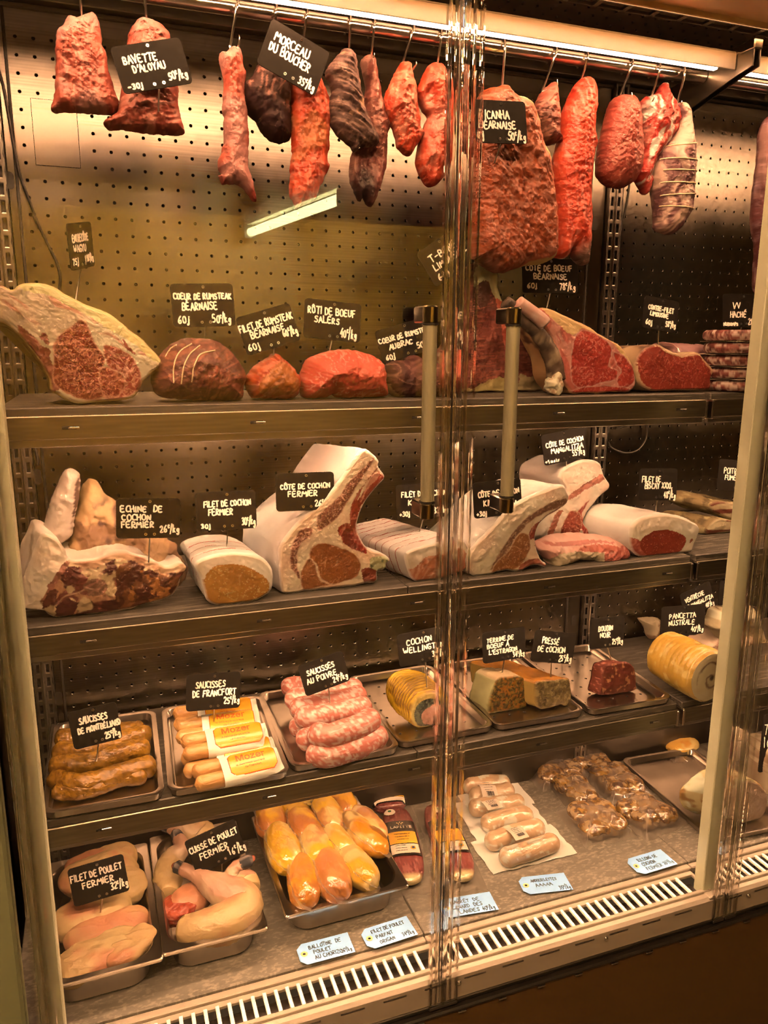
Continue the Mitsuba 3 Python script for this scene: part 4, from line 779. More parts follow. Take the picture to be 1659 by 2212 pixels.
p4 = Piece(5, '1030,725 1070,660 1140,645 1170,648 1185,622 1230,615 1290,640 1360,660 1415,720 1430,800 1425,890 1300,892 1150,890 1070,860 1038,815', -9.6, .11, .035, relief=.006, rfreq=45, seed=39, h=.0019, jagg=.002)
k = thing('dry_aged_rump', 'dark brown dry-aged rump with pale rind along its foot, half behind the left handle', 'meat'); floor_clamp(p4.mesh, Z1)
put_piece(k, p4, 'meat_dry', zones_c(lambda q: mixc(lean_c(ph(96, 46, 34), ph(58, 26, 20), ph(150, 84, 60), seed=40)(q), ph(168, 104, 74), ridge(N(q, 34, 41, 2), .03)), [p4.zone(5, '1015,800 1040,790 1060,830 1110,862 1200,878 1420,880 1425,895 1150,895 1060,870', fat_c(ph(214, 152, 100), ph(176, 110, 70), 5))], 0, .002, .001))
# T-bone behind the seal
c = Cut(6, '5,700 20,640 60,640 110,560 150,260 190,195 235,185 290,192 315,240 322,330 352,400 420,430 470,500 520,600 548,700 560,800 552,838 420,852 170,865 40,855 10,800', -8.0, (.0, .10, .0), floor=Z1, seed=42, h=.0019, relief=.004, rfreq=55, jagg=.002)
k = thing('dry_aged_loin', 'tall dark dry-aged beef loin with a crumbly cream fat tip behind the right handle', 'meat')
fz = zones_c(lean_c(ph(128, 54, 38), ph(64, 30, 23), ph(190, 92, 62), seed=43, ang=-.1, la=.05, lb=.004), [
    c.zone(6, '235,183 290,190 316,240 322,330 352,412 300,390 280,340 270,300 250,290 215,300 195,330 190,260 215,215', fat_c(ph(240, 200, 140), ph(222, 168, 104), 7, 60)),
    c.zone(6, '215,300 250,292 272,310 275,350 250,420 210,420 195,350', plain_c(ph(84, 44, 32))), c.zone(6, '300,390 350,410 360,520 372,640 350,700 335,560', lean_c(ph(206, 90, 58), ph(160, 56, 36), seed=44, ang=1.5)),
    c.zone(6, '420,760 470,770 555,740 550,835 420,850', fat_c(ph(196, 150, 96), ph(160, 110, 66), 9)), c.zone(6, '175,830 260,790 340,770 400,800 400,850 170,865 40,855 60,825', fat_c(ph(206, 160, 90), ph(150, 96, 54), 8)), c.zone(6, '18,640 60,640 75,700 55,800 20,760', fat_c(CREAM, DCREAM, 9))], 0, .004, .0014, seed=6)
put(k, c.mesh, 'meat_dry', True, color=c.color(fz, lean_c(ph(120, 60, 42), ph(70, 36, 26), seed=45)))
# rib of beef
c = Cut(6, '520,432 570,428 650,463 740,508 850,568 920,608 962,660 992,720 1004,800 985,835 950,848 800,853 690,856 668,830 640,800 622,760 612,680 590,600 560,545 535,500', -11.4, (-.02, .088, .0), floor=Z1, seed=46, h=.0017, relief=.0016)
k = thing('rib_of_beef', 'marbled bone-in rib of beef with yellow fat cap under the CÔTE DE BOEUF tag', 'meat')
mz = marble_c(ph(196, 66, 46), ph(156, 46, 32), ph(228, 120, 88), 1.0, .24, .7, 47)
fz = zones_c(lambda q: mixc(fat_c(ph(230, 150, 112), ph(206, 100, 74), 4)(q), ph(196, 74, 54), ss(.5, .6, aniso(q, -1.1, .05, .010, 9)) * .7), [
    c.zone(6, '520,425 570,425 650,460 740,505 850,565 920,605 962,660 1000,760 975,720 930,660 880,600 800,560 735,530 690,560 660,555 600,500', fat_c(ph(238, 170, 104), ph(226, 142, 84), 6)),
    c.zone(6, '676,640 700,560 738,540 800,556 868,610 872,660 862,720 905,740 895,785 830,800 730,825 682,800 672,720', mz, ph(232, 150, 116)),
    c.zone(6, '888,650 940,670 988,730 990,790 960,820 915,830 905,780 925,740 895,700', mz, ph(232, 150, 116)), c.zone(6, '690,835 800,815 960,825 940,848 800,855 695,858', mz, ph(232, 150, 116))], 0, .002, .0018, seed=7)
put(k + '__flesh', c.mesh, 'meat', True, color=c.color(fz, fat_c(ph(232, 160, 96), ph(200, 112, 66), 6, stain=ph(120, 70, 46))))
def onYs(z, pts, Y): return np.array([onY(*q, Y) for q in zp(z, pts)])
pth = smooth_path(onYs(6, '350,395 430,465 500,540 555,620 590,700 602,790', -11.3), 40)
m = fix(tube(pth, np.linspace(.012, .017, 40), 14)); m.vertices += ((fbm(m.vertices * 60, 3) - .5) * .006)[:, None]
part(k, 'rib_bone', m, 'bone', True, color=colored(m, blotch_c([ph(96, 62, 42), ph(150, 106, 70), ph(62, 40, 28)], 40, 3)), label='dark dried rib bone')
pth = smooth_path(onYs(6, '415,398 470,440 520,480 545,505', -11.9), 20); m = fix(tube(pth, np.linspace(.011, .013, 20), 14))
part(k, 'bone_end', m, 'bone', True, color=colored(m, fat_c(ph(232, 168, 130), ph(200, 110, 80), 2, 60)), label='pale cut rib end')
m = blob(onY(*zp(6, [(597, 812)])[0], -11.6), np.diag([.017, .016, .019]), seed=3, relief=.010, rf=70); floor_clamp(m, Z1)
part(k, 'knuckle', m, 'bone', True, color=colored(m, blotch_c([ph(226, 176, 124), ph(190, 130, 86)], 70, 5)), label='crumbly pale bone knuckle')
c = Cut(6, '1004,690 1040,635 1110,608 1165,634 1235,654 1310,648 1352,690 1394,738 1378,775 1372,832 1300,838 1180,840 1080,840 1022,810 1004,760', -11.4, (-.045, .17, .0), floor=Z1, seed=48, h=.0018)
k = thing('beef_sirloin', 'dark red sirloin piece edged with cream fat under the CONTRE-FILET tag', 'meat')
fz = zones_c(fat_c(ph(232, 164, 110), ph(200, 120, 80), 4), [c.zone(6, '1010,690 1042,642 1108,618 1150,650 1230,672 1310,664 1345,705 1372,745 1366,828 1180,834 1085,834 1035,800 1015,750', marble_c(ph(172, 58, 38), ph(128, 40, 27), ph(208, 104, 72), 1.1, .15, 1.0, 49))], 0, .002, .0012, seed=8)
put(k, c.mesh, 'meat', True, color=c.color(fz, fat_c(ph(214, 150, 96), ph(160, 100, 64), 6, stain=ph(110, 66, 46))))
# burger stack
ox = onYs(6, '1362,820 1625,820', -10.6); bc = ox.mean(0); br_ = np.linalg.norm(ox[1] - ox[0]) / 2; zb = (Z1 + ZF) * u + .002
patc = blotch_c([ph(150, 66, 48), ph(206, 130, 96), ph(110, 44, 32), ph(222, 158, 120)], 90, 4)
for i in range(5):
    hgt = .0205; z0 = zb + i * (hgt + .0042)
    m = trimesh.creation.cylinder(br_, hgt, sections=72); m = m.subdivide().subdivide(); v = m.vertices; r_ = np.hypot(v[:, 0], v[:, 1]); f_ = 1 - .08 * (np.abs(v[:, 2]) / hgt * 2) ** 4
    v[:, :2] *= np.where(r_ > br_ * .9, f_, 1)[:, None]; v += ((fbm(v * 110 + i * 9, 3, i) - .5) * .004)[:, None] * [1, 1, .3]; m.vertices = v; m.apply_translation(bc + [.002 * ((i * 7) % 3 - 1), .003 * ((i * 5) % 3 - 1), z0 + hgt / 2 - bc[2]])
    pos = ('lowest', 'second from the bottom', 'middle one', 'second from the top', 'topmost')[i]
    kk = thing('burger_patty', f'coarse minced beef patty, {pos} of the stack under the VV HACHÉ tag', 'burger patty', 'stacked burger patties'); put(kk, m, 'meat', True, color=colored(m, patc))
    if i < 4:
        g = np.stack(np.meshgrid(np.linspace(-1, 1, 22), np.linspace(-1, 1, 22)), -1).reshape(-1, 2); gz = (fbm(np.column_stack([g * 1.6 + 5, 0 * g[:, 0] + i]), 2, i) - .5) * .004 * np.clip(np.abs(g).max(1) * 2 - 1, 0, 1)
        q = np.column_stack([g * br_ * 1.03, gz]); idx = np.arange(484).reshape(22, 22); F = np.vstack([np.stack([idx[:-1, :-1], idx[:-1, 1:], idx[1:, 1:]], -1).reshape(-1, 3), np.stack([idx[:-1, :-1], idx[1:, 1:], idx[1:, :-1]], -1).reshape(-1, 3)])
        rr = np.hypot(q[:, 0], q[:, 1]); q[:, :2] *= np.minimum(1, br_ * 1.08 / np.maximum(rr, 1e-6))[:, None]
        m = trimesh.Trimesh(q + [bc[0], bc[1], z0 + hgt + .0021], F, process=False); kk = thing('paper_sheet', f'white paper sheet between patties, {("lowest", "second from the bottom", "third from the bottom", "topmost")[i]} of the stack', 'paper', 'papers between the patties'); put(kk, m, 'wax_paper', True)
p5 = Piece(6, '1120,612 1165,600 1250,605 1330,612 1390,640 1380,800 1250,800 1130,800', -6.5, .10, .02, relief=.003, seed=51, h=.004)
floor_clamp(p5.mesh, Z1); k = thing('wrapped_mince_tray', 'flat wrapped pink meat pack behind the sirloin piece', 'meat'); put_piece(k, p5, 'vacuum', fat_c(ph(214, 140, 116), ph(186, 96, 76), 5))

# ------------------------------------------------------------------ shelf 2: pork
PFAT, PPINK, RIND, PLEAN = ph(242, 190, 144), ph(228, 150, 114), ph(238, 178, 136), ph(184, 100, 48)
rind_c = lambda seed=0, a=RIND, b=ph(226, 156, 116): (lambda q, **k: mixc(b, a, np.clip(N(q, 10, seed) * 1.6 - .2 + (k.get('nz', 0) * .15), 0, 1)))
Ys = cy(7, (420, 1210), Z2)
# shoulder: front slab, upright rind slab, hollow rib back
c = Cut(7, '140,1150 128,1060 150,960 200,840 245,712 290,703 350,738 395,800 420,850 560,850 700,808 850,828 1000,895 1080,868 1128,900 1085,970 1062,1030 1000,1085 850,1135 700,1165 560,1190 450,1212 380,1212 300,1192 250,1168', Ys + .3, (-.03, .10, .02), floor=Z2, seed=61, h=.0018, relief=.0035, rfreq=45, bulge=.006, jagg=.0016)
k = thing('pork_shoulder', 'large bone-in pork shoulder with upright flap of rind, leftmost on its shelf', 'meat')
mot = lambda q: mixc(blotch_c([ph(200, 122, 78), ph(120, 52, 36), ph(86, 36, 26), ph(222, 158, 104)], 38, 5, .05)(q), ph(224, 150, 104), ridge(N(q, 24, 33, 2), .035))
fz = zones_c(mot, [c.zone(7, '120,1160 125,1000 200,830 245,705 290,700 350,735 405,800 412,850 370,900 320,970 265,1060 240,1120 255,1172', fat_c(ph(252, 196, 148, .5), ph(244, 176, 130, .5), 3)),
    c.zone(7, '400,860 350,915 300,1000 255,1090 262,1105 320,1030 380,930 415,880', plain_c(ph(176, 96, 66))),
    c.zone(7, '400,905 450,890 480,940 440,1000 390,1000 370,950', plain_c(ph(104, 46, 32))), c.zone(7, '300,1030 340,1025 335,1080 280,1130 248,1150 262,1090', plain_c(ph(108, 50, 34))),
    c.zone(7, '340,1110 400,1085 470,1110 440,1180 370,1200 330,1160', plain_c(ph(92, 40, 30))),
    c.zone(7, '500,980 580,960 640,1000 600,1060 520,1050', lean_c(ph(150, 92, 60), ph(120, 66, 44), seed=61)),
    c.zone(7, '420,850 560,850 700,808 850,828 1000,895 1080,868 1128,900 1090,930 980,935 860,880 700,850 560,900 450,885', fat_c(ph(236, 172, 118), ph(210, 128, 82), 30, stain=ph(170, 90, 56))),
    c.zone(7, '700,890 760,870 860,900 1000,950 1070,960 1060,1030 1000,1080 850,1130 720,1150 690,1020', blotch_c([ph(120, 60, 32), ph(180, 96, 48), ph(84, 36, 22)], 60, 8, .05))], 0, .004, .0016, ph(226, 160, 116), seed=9)
put(k + '__flesh', c.mesh, 'meat', True, color=c.color(fz, rind_c(4, ph(250, 190, 146, .48), ph(240, 170, 128, .48))))
p = Piece(7, '230,760 262,640 290,540 335,420 375,340 420,313 455,330 477,355 480,420 470,500 452,580 440,650 425,710 350,760 300,790', Ys + 2.6, .055, .02, relief=.002, seed=62, h=.003, tilt=.18)
part(k, 'rind_flap', p.mesh, 'skin', True, color=p.color(zones_c(rind_c(5, ph(240, 184, 142), ph(230, 156, 116)), [p.zone(7, '475,360 482,420 470,520 448,600 440,560 445,470 455,400', plain_c(ph(96, 56, 44)))], 0)), label='upright flap of pale rind')
p = Piece(7, '420,720 440,600 470,520 482,440 505,420 530,388 575,405 610,450 625,480 690,515 760,560 850,600 960,690 1040,745 1060,790 1100,850 1090,930 980,980 700,1000 420,960', Ys + 3.2, .07, .03, relief=.010, rfreq=40, seed=63, h=.0028, jagg=.004, tilt=.5)
part(k, 'rib_back', p.mesh, 'meat_dry', True, color=p.color(lambda q, **kk: mixc(blotch_c([ph(150, 92, 58), ph(92, 54, 40), ph(190, 124, 76)], 34, 9, .1)(q), fat_c(ph(236, 176, 112), ph(206, 130, 76), 12)(q), ss(.045, .075, q[:, 1] - q[:, 0] * .45))), label='brown rib side behind the front cut')

def score_at(ss_, dep=.0016, wid=.006):
    return lambda t_, oo, s: -sum(dep for a in ss_ if abs(t_ - a) < wid) * np.clip((oo[:, 1] - oo[:, 1].mean()) / .02, 0, 1)
def scored(base, ss_, col, wid=.007, lo=-.2, hi=9):
    def f(q, t=None, nx=None, nz=None, **k):
        c = base(q, nz=nz)
        for i, a in enumerate(ss_): c = mixc(c, col, ((np.abs(t - a + .004 * np.sin(q[:, 0] * 90 + i)) < wid) & (nz > lo)).astype(float) * .85)
        return c
    return f
Yp = cy(7, (1400, 1122), Z2)
c = Cut(7, '1165,880 1260,832 1370,812 1500,822 1590,862 1632,930 1622,1030 1565,1085 1480,1112 1310,1128 1240,1100 1222,1050 1205,980', Yp, (-.016, .15, .006), floor=Z2, seed=64, h=.0018, hb=.0016, score=score_at((.2, .38, .58)), end=.93)
k = thing('pork_loin', 'short pork loin with three scored fat bands under the FILET DE COCHON FERMIER tag', 'meat')
fz = zones_c(fat_c(PFAT, ph(234, 170, 122), 3), [c.zone(7, '1212,990 1260,905 1340,878 1450,885 1545,930 1602,985 1602,1035 1555,1082 1480,1110 1310,1124 1240,1085 1218,1030', marble_c(ph(196, 116, 52), ph(170, 92, 40), ph(224, 160, 92), .9, .16, 1.4, 65))], 0, .0012, .001)
put(k, c.mesh, 'fat', True, color=c.color(fz, scored(rind_c(6, ph(244, 196, 156), ph(236, 170, 128)), (.2, .38, .58), ph(190, 70, 50), .010)))
Yc_ = cy(8, (300, 1262), Z2)
c = Cut(8, '740,235 790,245 838,285 876,345 858,358 905,428 913,440 880,470 800,560 742,650 716,720 704,800 742,900 800,952 900,985 978,1062 922,1050 915,1092 852,1110 850,1160 832,1188 770,1192 700,1212 500,1235 320,1252 290,1268 170,1272 150,1180 142,1090 150,950 190,870 300,740 440,620 560,480 640,370', Yc_, (-.05, .16, .012), floor=Z2, seed=66, h=.0017, relief=.0016, jagg=.001, end=.9)
k = thing('pork_rib_joint', 'tall curved pork rib joint with round eye behind the CÔTE DE COCHON FERMIER tag', 'meat')
dk = marble_c(ph(140, 72, 46), ph(104, 48, 32), ph(206, 138, 96), .6, .35, .9, 67)
fz = zones_c(fat_c(ph(240, 186, 134), ph(228, 150, 104), 5), [
    c.zone(8, '838,285 800,310 720,385 640,470 590,545 530,610 470,660 420,705 408,790 440,812 490,780 540,735 580,690 640,590 710,470 800,345', dk, ph(224, 150, 108)),
    c.zone(8, '372,790 320,800 280,830 240,910 222,990 220,1060 250,1120 290,1158 270,1060 275,960 310,890 368,850', dk, ph(224, 150, 108)),
    c.zone(8, '860,358 820,390 750,480 690,560 655,650 645,740 655,800 640,760 560,790 580,870 620,920 700,960 775,978 740,900 710,830 700,760 725,650 790,560 870,470 905,430 880,400 800,470 730,560 700,600 760,470', lean_c(ph(168, 54, 34), ph(112, 34, 22), ph(214, 120, 86), seed=68, ang=1.0)),
    c.zone(8, '800,430 850,395 870,380 850,440 790,500 740,590 720,620', fat_c(ph(222, 140, 100), ph(190, 90, 60), 9)),
    c.zone(8, '590,830 640,800 655,850 700,930 640,930 600,890', plain_c(ph(112, 40, 24))),
    c.zone(8, '365,945 430,905 530,918 640,958 705,1010 726,1080 690,1145 600,1185 520,1195 450,1165 420,1110 395,1040 355,1000', marble_c(ph(160, 78, 36), ph(128, 56, 26), ph(206, 130, 80), 1.2, .14, .3, 69), ph(226, 156, 108)),
    c.zone(8, '355,1010 390,1050 410,1120 440,1175 500,1200 420,1220 325,1242 300,1180 298,1110', marble_c(ph(170, 88, 46), ph(140, 66, 34), ph(206, 130, 80), 1.0, .12, .3, 70), ph(226, 156, 108)),
    c.zone(8, '790,1020 860,1000 920,1010 915,1080 850,1110 800,1090', blotch_c([ph(176, 140, 84), ph(110, 96, 56), ph(220, 180, 120)], 120, 5)),
    c.zone(8, '730,1100 790,1080 850,1110 845,1170 760,1190', lean_c(ph(140, 56, 32), ph(84, 30, 20), seed=71))], 0, .0022, .0016, seed=12)
put(k, c.mesh, 'meat', True, color=c.color(fz, rind_c(7, ph(244, 196, 158), ph(236, 168, 130))))
Yk = cy(8, (1200, 1175), Z2)
c = Cut(8, '1052,985 1140,940 1290,900 1430,872 1502,950 1495,1075 1420,1120 1290,1165 1180,1178 1110,1172 1070,1100', Yk, (-.072, .20, .008), floor=Z2, seed=72, h=.0019, hb=.0013, score=score_at(np.linspace(.14, .9, 9), .0012, .005), end=.95, edge=.003)
k = thing('pork_loin', 'long scored pork loin striped with thin red cuts, half behind the clear seal', 'meat')
fz = zones_c(lean_c(ph(214, 120, 76), ph(190, 94, 58), ph(234, 160, 116), seed=73, ang=.8), [c.zone(8, '1045,980 1140,930 1290,890 1430,860 1505,950 1495,990 1430,935 1290,985 1200,1000 1150,1040 1110,1085 1075,1085', fat_c(PFAT, ph(236, 174, 128), 4))], 0, .0015, .001)
put(k, c.mesh, 'fat', True, color=c.color(fz, scored(rind_c(8, ph(244, 194, 156), ph(236, 168, 130)), np.linspace(.14, .9, 9), ph(176, 60, 44), .006, -.9)))
Yk2 = cy(9, (180, 885), Z2)
c = Cut(9, '575,408 596,440 612,480 590,520 480,592 442,650 434,700 442,745 462,800 498,830 492,848 440,835 400,842 350,872 280,862 180,888 100,888 72,830 78,780 110,730 200,640 300,530 400,470 500,432', Yk2, (-.050, .13, .012), floor=Z2, seed=74, h=.0019, jagg=.0014, end=.9)
k = thing('pork_rib_joint', 'pork rib joint with broad pale rind behind the CÔTE DE COCHON KINTOA tag', 'meat')
fz = zones_c(fat_c(ph(240, 190, 140), ph(230, 158, 112), 5), [
    c.zone(9, '592,478 540,490 470,520 400,565 340,620 285,690 235,770 190,862 260,800 310,710 360,640 430,580 520,540 600,505', marble_c(ph(150, 92, 60), ph(120, 66, 44), ph(214, 150, 104), .7, .3, .7, 75), ph(226, 160, 112)),
    c.zone(9, '600,512 530,545 470,590 425,620 395,660 400,700 425,690 430,730 455,800 475,820 440,745 434,690 445,640 490,590 590,522', lean_c(ph(160, 66, 42), ph(110, 40, 28), seed=76, ang=.8)),
    c.zone(9, '318,700 355,662 395,680 402,740 370,800 330,850 260,858 200,868 230,810 280,760', marble_c(ph(176, 96, 52), ph(140, 70, 38), ph(222, 150, 98), 1.0, .18, .6, 77), ph(226, 160, 112)),
    c.zone(9, '350,830 400,800 450,800 490,840 400,842 350,870', lean_c(ph(190, 96, 62), ph(140, 60, 38), seed=78))], 0, .0022, .0016, seed=13)
put(k, c.mesh, 'meat', True, color=c.color(fz, rind_c(9, ph(246, 198, 158), ph(240, 176, 136))))
c = Cut(9, '575,330 640,290 690,276 770,293 800,368 828,420 780,468 735,520 705,560 690,610 728,668 640,690 560,700 430,705 420,640 480,570 560,500 590,440 560,380', Yk2 + 3.4, (-.036, .12, .010), floor=Z2, seed=79, h=.002, end=.9)
k = thing('pork_rib_joint', 'smaller pork rib joint at the back under the CÔTE DE COCHON MANGALITZA tag', 'meat')
fz = zones_c(fat_c(ph(242, 192, 146), ph(232, 160, 118), 5), [
    c.zone(9, '790,350 740,372 680,405 620,455 600,490 640,470 700,430 800,375', lean_c(ph(168, 90, 62), ph(130, 60, 42), seed=80)),
    c.zone(9, '826,410 770,430 720,480 690,530 672,560 690,600 725,668 690,670 650,600 640,560 700,500 760,455 828,425', lean_c(ph(180, 62, 44), ph(130, 40, 28), seed=81, ang=.9), ph(220, 120, 90)),
    c.zone(9, '560,660 590,580 620,540 660,560 672,610 660,660 600,680', marble_c(ph(168, 72, 46), ph(134, 52, 34), ph(214, 130, 92), 1, .16, .6, 82), ph(226, 160, 112)),
    c.zone(9, '485,695 500,640 540,560 575,545 545,600 520,680', lean_c(ph(176, 92, 60), ph(140, 64, 42), seed=83))], 0, .0022, .0016, seed=14)
put(k, c.mesh, 'meat', True, color=c.color(fz, rind_c(10, ph(240, 186, 146), ph(228, 160, 120))))
Yr = cy(9, (560, 830), Z2)
p = Piece(9, '432,735 500,700 560,682 700,674 830,688 888,715 890,770 830,802 742,814 690,800 620,800 500,835 478,800 455,765', Yr + .9, .07, .02, relief=.003, seed=84, h=.002, tilt=.5)
k = thing('pork_rib_chop', 'single pork rib chop lying on its side with the bone facing forward', 'meat'); floor_clamp(p.mesh, Z2)
put_piece(k, p, 'meat', zones_c(fat_c(ph(236, 166, 126), ph(220, 130, 96), 30), [p.zone(9, '480,775 560,745 650,740 742,748 742,812 690,798 610,800 500,832', blotch_c([ph(200, 150, 104), ph(160, 116, 76)], 50, 5)), p.zone(9, '742,745 830,720 888,715 890,770 830,802 745,814', lean_c(ph(196, 92, 66), ph(150, 56, 40), ph(232, 150, 112), seed=85, ang=.5)),
    p.zone(9, '470,715 560,700 700,690 830,705 700,705 560,718', plain_c(ph(190, 96, 72))), p.zone(9, '620,722 720,708 820,716 800,735 700,742 640,738', plain_c(ph(184, 84, 58)))], 0, .002, .0012))
Yb = cy(9, (1020, 790), Z2)
c = Cut(9, '940,640 985,590 1080,566 1180,572 1260,600 1303,640 1275,720 1250,768 1150,778 1020,793 960,772 935,720', Yb, (-.058, .12, .012), floor=Z2, seed=86, h=.0018, end=.93)
k = thing('pork_loin', 'square-cut pork loin with thick white fat and dark red eye under the BISCAY tag', 'meat')
fz = zones_c(fat_c(PFAT, ph(234, 172, 124), 3), [c.zone(9, '975,715 1000,680 1060,648 1130,645 1200,670 1222,700 1195,760 1150,775 1020,790 965,760', marble_c(ph(160, 58, 36), ph(124, 42, 27), ph(200, 110, 74), 1.2, .08, .5, 87)), c.zone(9, '940,690 975,700 985,745 1020,785 960,772 930,735', lean_c(ph(186, 84, 58), ph(150, 56, 40), seed=88)), c.zone(9, '1248,690 1262,700 1245,715', plain_c(ph(176, 84, 56)))], 0, .0016, .001)
def body_b(q, t=None, nx=None, nz=None, **kk):
    b = rind_c(11, ph(240, 188, 148), ph(230, 164, 124))(q, nz=nz); return mixc(b, ph(196, 96, 68), ss(.6, .72, N(q, 60, 4)) * ss(-.3, -.7, nx) * ss(.01, -.03, q[:, 2]))
put(k, c.mesh, 'fat', True, color=c.color(fz, body_b))
SMK = blotch_c([ph(150, 104, 60), ph(104, 70, 40), ph(186, 138, 84)], 50, 7, .12)
bel = lambda sd: (lambda q, **kk: mixc(fat_c(ph(206, 158, 106), ph(180, 126, 80), sd)(q), ph(112, 48, 30), ss(.50, .58, fbm(np.column_stack([q[:, 0] * 16, q[:, 1] * 95, 0 * q[:, 0] + sd]) + 7, 2, sd))))
for (pts, Y, dv, lab, sd) in (('1360,718 1345,680 1332,650 1370,600 1400,584 1460,590 1530,610 1600,625 1600,700 1480,712', -8.0, (-.075, .11, .006), 'brown smoked pork belly slab, the lower of two by the right post', 91),
                              ('1352,512 1360,545 1440,585 1490,600 1600,612 1600,530 1530,512 1450,498 1390,496', -7.6, (-.075, .10, .018), 'brown smoked pork belly slab, resting on top of another by the right post', 92)):
    c = Cut(9, pts, Y, dv, floor=Z2 if sd == 91 else None, seed=sd, h=.0022, relief=.002, jagg=.0015, end=.85); k = thing('smoked_belly', lab, 'meat', 'smoked pork belly slabs'); put(k, c.mesh, 'meat_dry', True, color=c.color(bel(sd), SMK))

# ------------------------------------------------------------------ price tags, top to bottom
tag(1, [(712, 305), (1165, 238), (1218, 535), (785, 610)], -11.5, ['BAVETTE@.12,.40,.19,.48', "D'ALOYAU@.22,.60,.17,.46", '50€/kg@.68,.86,.19,.28', '-30j@.08,.93,.13,.2'], (1015, 660), 'reading BAVETTE D’ALOYAU, hung on the second flank from the left', pinY=-11.0)
tag(2, [(415, 115), (765, 325), (650, 570), (305, 375)], -11.2, ['MORCEAU@.13,.38,.2,.58', 'DU BOUCHER@.1,.62,.2,.68', '35€/kg@.68,.93,.19,.28'], (440, 540), 'reading MORCEAU DU BOUCHER, tilted in front of the dark hanging lump', pinY=-10.3)
tag(3, [(160, 512), (421, 525), (413, 742), (150, 730)], -12.2, ['PICANHA@.1,.42,.22,.56', 'BÉARNAISE@.08,.66,.19,.70', '60j@.02,.90,.2,.12', '50€/kg@.62,.92,.22,.36'], (268, 800), 'reading PICANHA BÉARNAISE on the huge hanging slab', pinY=-11.8)
tag(4, [(398, 60), (535, 47), (525, 305), (390, 345)], -9.5, ['ENTRECÔTE@.15,.40,.17,.66', 'WAGYU@.18,.62,.17,.5', '75j@.08,.88,.15,.22', '198€/kg@.6,.86,.16,.36'], (438, 505), 'reading ENTRECÔTE WAGYU on the marbled rib joint', dyaw=2.6)
tag(4, [(975, 410), (1350, 408), (1355, 655), (1008, 660)], -9.6, ['COEUR DE RUMSTEAK@.04,.36,.15,.92', 'BÉARNAISE@.16,.61,.2,.56', '60j@.08,.91,.2,.17', '50€/kg@.63,.91,.21,.3'], (1182, 740), 'reading COEUR DE RUMSTEAK BÉARNAISE on the string-tied roast')
tag(5, [(90, 375), (425, 278), (505, 520), (155, 620)], -10.2, ['FILET DE RUMSTEAK@.0,.40,.2,.98', 'BÉARNAISE@.16,.62,.19,.62', '60j@.05,.90,.2,.2', '60€/kg@.72,.80,.22,.27'], (330, 610), 'reading FILET DE RUMSTEAK BÉARNAISE over the small orange fillet')
tag(5, [(530, 248), (893, 290), (875, 535), (515, 500)], -9.8, ['RÔTI DE BOEUF@.06,.36,.2,.84', 'SALERS@.18,.58,.18,.44', '40€/kg@.64,.90,.24,.3'], (686, 590), 'reading RÔTI DE BOEUF SALERS on the coral-red roast')
tag(5, [(985, 458), (1325, 362), (1385, 570), (1020, 668)], -9.4, ['COEUR DE RUMSTEAK@.02,.42,.16,.94', 'AUBRAC@.16,.66,.17,.42', '60j@.06,.93,.17,.15', '50€/kg@.64,.84,.2,.3'], (1190, 640), 'reading COEUR DE RUMSTEAK AUBRAC on the dry-aged rump')
tag(0, [(898, 548), (984, 490), (1030, 556), (942, 624)], -9.0, ['T-BONE@.18,.42,.2,.6', 'LIMOUSINE@.16,.66,.19,.76', '60j@.14,.93,.2,.24'], (1000, 640), 'reading T-BONE LIMOUSINE, tilted behind the clear seal')
tag(6, [(440, 178), (713, 187), (702, 363), (425, 345)], -7.6, ['CÔTE DE BOEUF@.06,.36,.19,.84', 'BÉARNAISE@.2,.6,.18,.6', '60j@.08,.86,.18,.17', '78€/kg@.66,.90,.22,.3'], (553, 440), 'reading CÔTE DE BOEUF BÉARNAISE above the rib of beef')
tag(6, [(1035, 362), (1205, 397), (1202, 560), (1035, 520)], -9.0, ['CONTRE-FILET@.13,.40,.16,.74', 'LIMOUSINE@.2,.58,.15,.53', '60j@.1,.88,.17,.18', '58€/kg@.68,.84,.2,.3'], (1110, 615), 'reading CONTRE-FILET LIMOUSINE on the sirloin piece')
tag(6, [(1437, 357), (1628, 358), (1625, 525), (1425, 522)], -9.4, ['VV@.24,.44,.2,.2', 'HACHÉ@.18,.7,.2,.4', 'NUISOMPS@.02,.95,.1,.36', '28€/kg@.64,.93,.22,.33'], (1508, 585), 'reading VV HACHÉ above the burger stack')
tag(7, [(693, 487), (1075, 487), (1078, 722), (693, 728)], Ys - .3, ['ECHINE  DE@.07,.34,.17,.64', 'COCHON@.09,.54,.16,.44', 'FERMIER@.08,.73,.17,.5', '26€/kg@.68,.86,.2,.31'], (890, 830), 'reading ECHINE DE COCHON FERMIER on the pork shoulder', pinY=Ys)
tag(7, [(1167, 455), (1527, 437), (1530, 668), (1172, 683)], Yp + 1.6, ['FILET DE COCHON@.13,.38,.17,.78', 'FERMIER@.2,.6,.18,.4', '30j@.08,.93,.13,.14', '30€/kg@.75,.90,.22,.23'], (1355, 760), 'reading FILET DE COCHON FERMIER on the short scored loin')
tag(8, [(115, 408), (535, 393), (535, 662), (120, 680)], Yc_ + .2, ['CÔTE DE COCHON@.08,.42,.15,.84', 'FERMIER@.2,.62,.16,.5', '26€/kg@.66,.90,.18,.31'], (320, 745), 'reading CÔTE DE COCHON FERMIER on the tall curved rib joint', pinY=Yc_ + 1.5)
tag(8, [(972, 492), (1350, 465), (1362, 712), (985, 740)], Yk + 2.6, ['FILET DE COCHON@.1,.36,.17,.84', 'KINTOA@.22,.6,.16,.48', '+30j@.06,.90,.15,.18', '32€/kg@.7,.88,.2,.28'], (1155, 800), 'reading FILET DE COCHON KINTOA behind the left handle')
